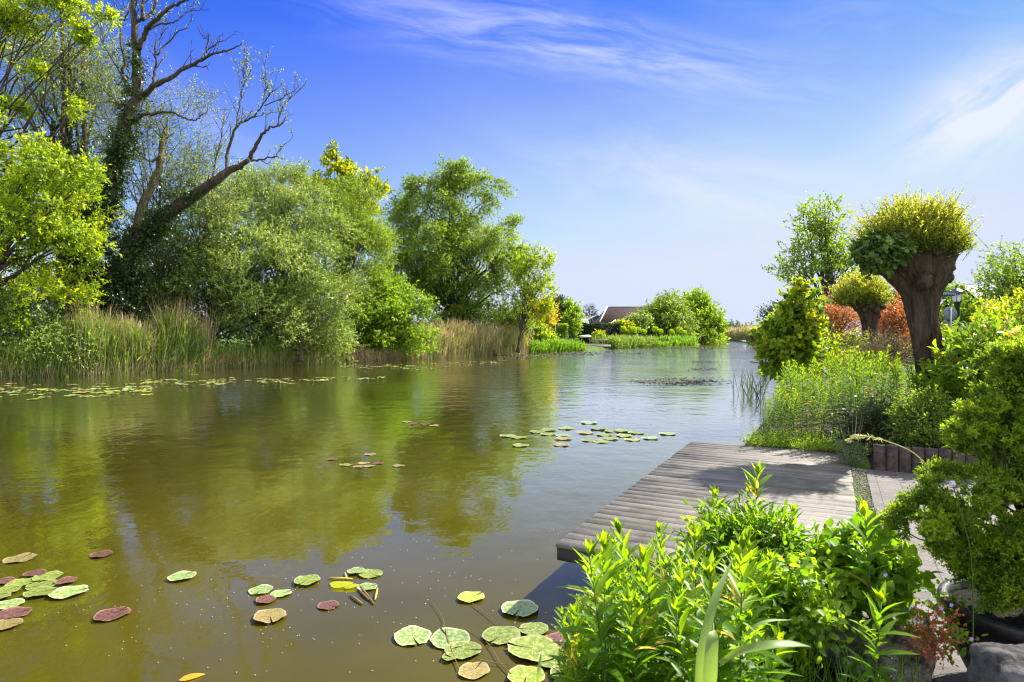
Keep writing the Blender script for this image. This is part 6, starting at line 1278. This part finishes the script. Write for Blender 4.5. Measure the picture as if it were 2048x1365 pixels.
# red-leaved weeds by the trough
rw = thing('herb_robert', 'straggly red-stemmed weed with crimson leaves beside the paving', 'plant', P(1865, 1290, 2.5)*[1, 1, 0] + [0, 0, .42]); cm = MB(); tm = MB()
foliage(cm, [blob(1860,1270,2.5,26,40,.08), blob(1845,1240,2.55,16,20,.06), blob(1880,1300,2.45,18,26,.06)], 20, 4, 5, .08, .03, .014, .010, .1, .6, .7, tw=tm, shape=OVATE, zmin=.43, twr=.0014); cm.build('leaves', L_RED, rw); tm.build('stems', plain('red_stem', (.35, .05, .04)), rw)
gw = thing('geranium_plant', 'small lilac-flowered weed growing in the paving joint by the pot', 'plant', P(1895, 1230, 2.7)*[1, 1, 0] + [0, 0, .42]); cm = MB(); tm = MB()
foliage(cm, [blob(1893,1250,2.65,22,22,.1), blob(1903,1300,2.5,14,24,.06)], 16, 4, 5, .11, .03, .024, .016, .15, .5, .7, tw=tm, shape=OVATE, zmin=.43, twr=.0012); cm.build('leaves', L_MND, gw); tm.build('stems', STEMR, gw)
for px, py in ((1882,1217),(1902,1210),(1942,1278),(1770,1150)):
    mb = MB(); c = P(px, py, 2.35); n = 5; a = np.arange(n)*1.2566; leaves(mb, np.repeat([c], n, 0), np.stack([np.cos(a), np.full(n, -.3), np.sin(a)], 1), np.tile([0, -1., .2], (n, 1)), .010, .007, rnd=.5); mb.build('petals', bpy.data.materials.get('lilac') or plain('lilac', (.42, .30, .55)), gw)
for k, (u, v) in enumerate(((2.2, .35), (2.35, 1.1), (2.14, 1.7), (2.5, .8), (2.75, .2), (2.42, -.3))):
    n = 14; cm = MB(); st = np.repeat([D(u, v, .42)], n, 0) + rng.normal(size=(n, 3))*[.03, .03, 0]; sprays(cm, st, nrm(rng.normal(size=(n, 3))*[1, 1, 0] + [0, 0, .35]), .05, 5, .2, .015, .008)
    tag(cm.build('weed_tuft', L_MAP, loc=D(u, v, .42)), 'tiny weed tuft growing in a joint of the brick paving', 'weed', 'weed tufts in the paving joints')

mb = MB(); n = 240; q = Dv(np.stack([rng.uniform(.02, 1.95, n), rng.uniform(.05, 4.85, n), np.full(n, .4235)], 1)); keep = rng.random(n) < np.interp(q[:, 1], [4, 8.5], [.35, .9]); q = q[keep]; n = len(q); a = rng.uniform(0, 6.28, n)
leaves(mb, q, np.stack([np.cos(a), np.sin(a), np.full(n, .08)], 1), np.tile([0, 0, 1.], (n, 1)), rng.uniform(.008, .028, n), rng.uniform(.003, .012, n))
tag(kind(mb.build('leaf_litter', leafmat('litter', (.08, .05, .02), (.20, .14, .06), (.42, .36, .22), .1), loc=D(1, 3, .42)), 'stuff'), 'tiny dry leaves and seeds scattered over the deck boards', 'leaf litter')
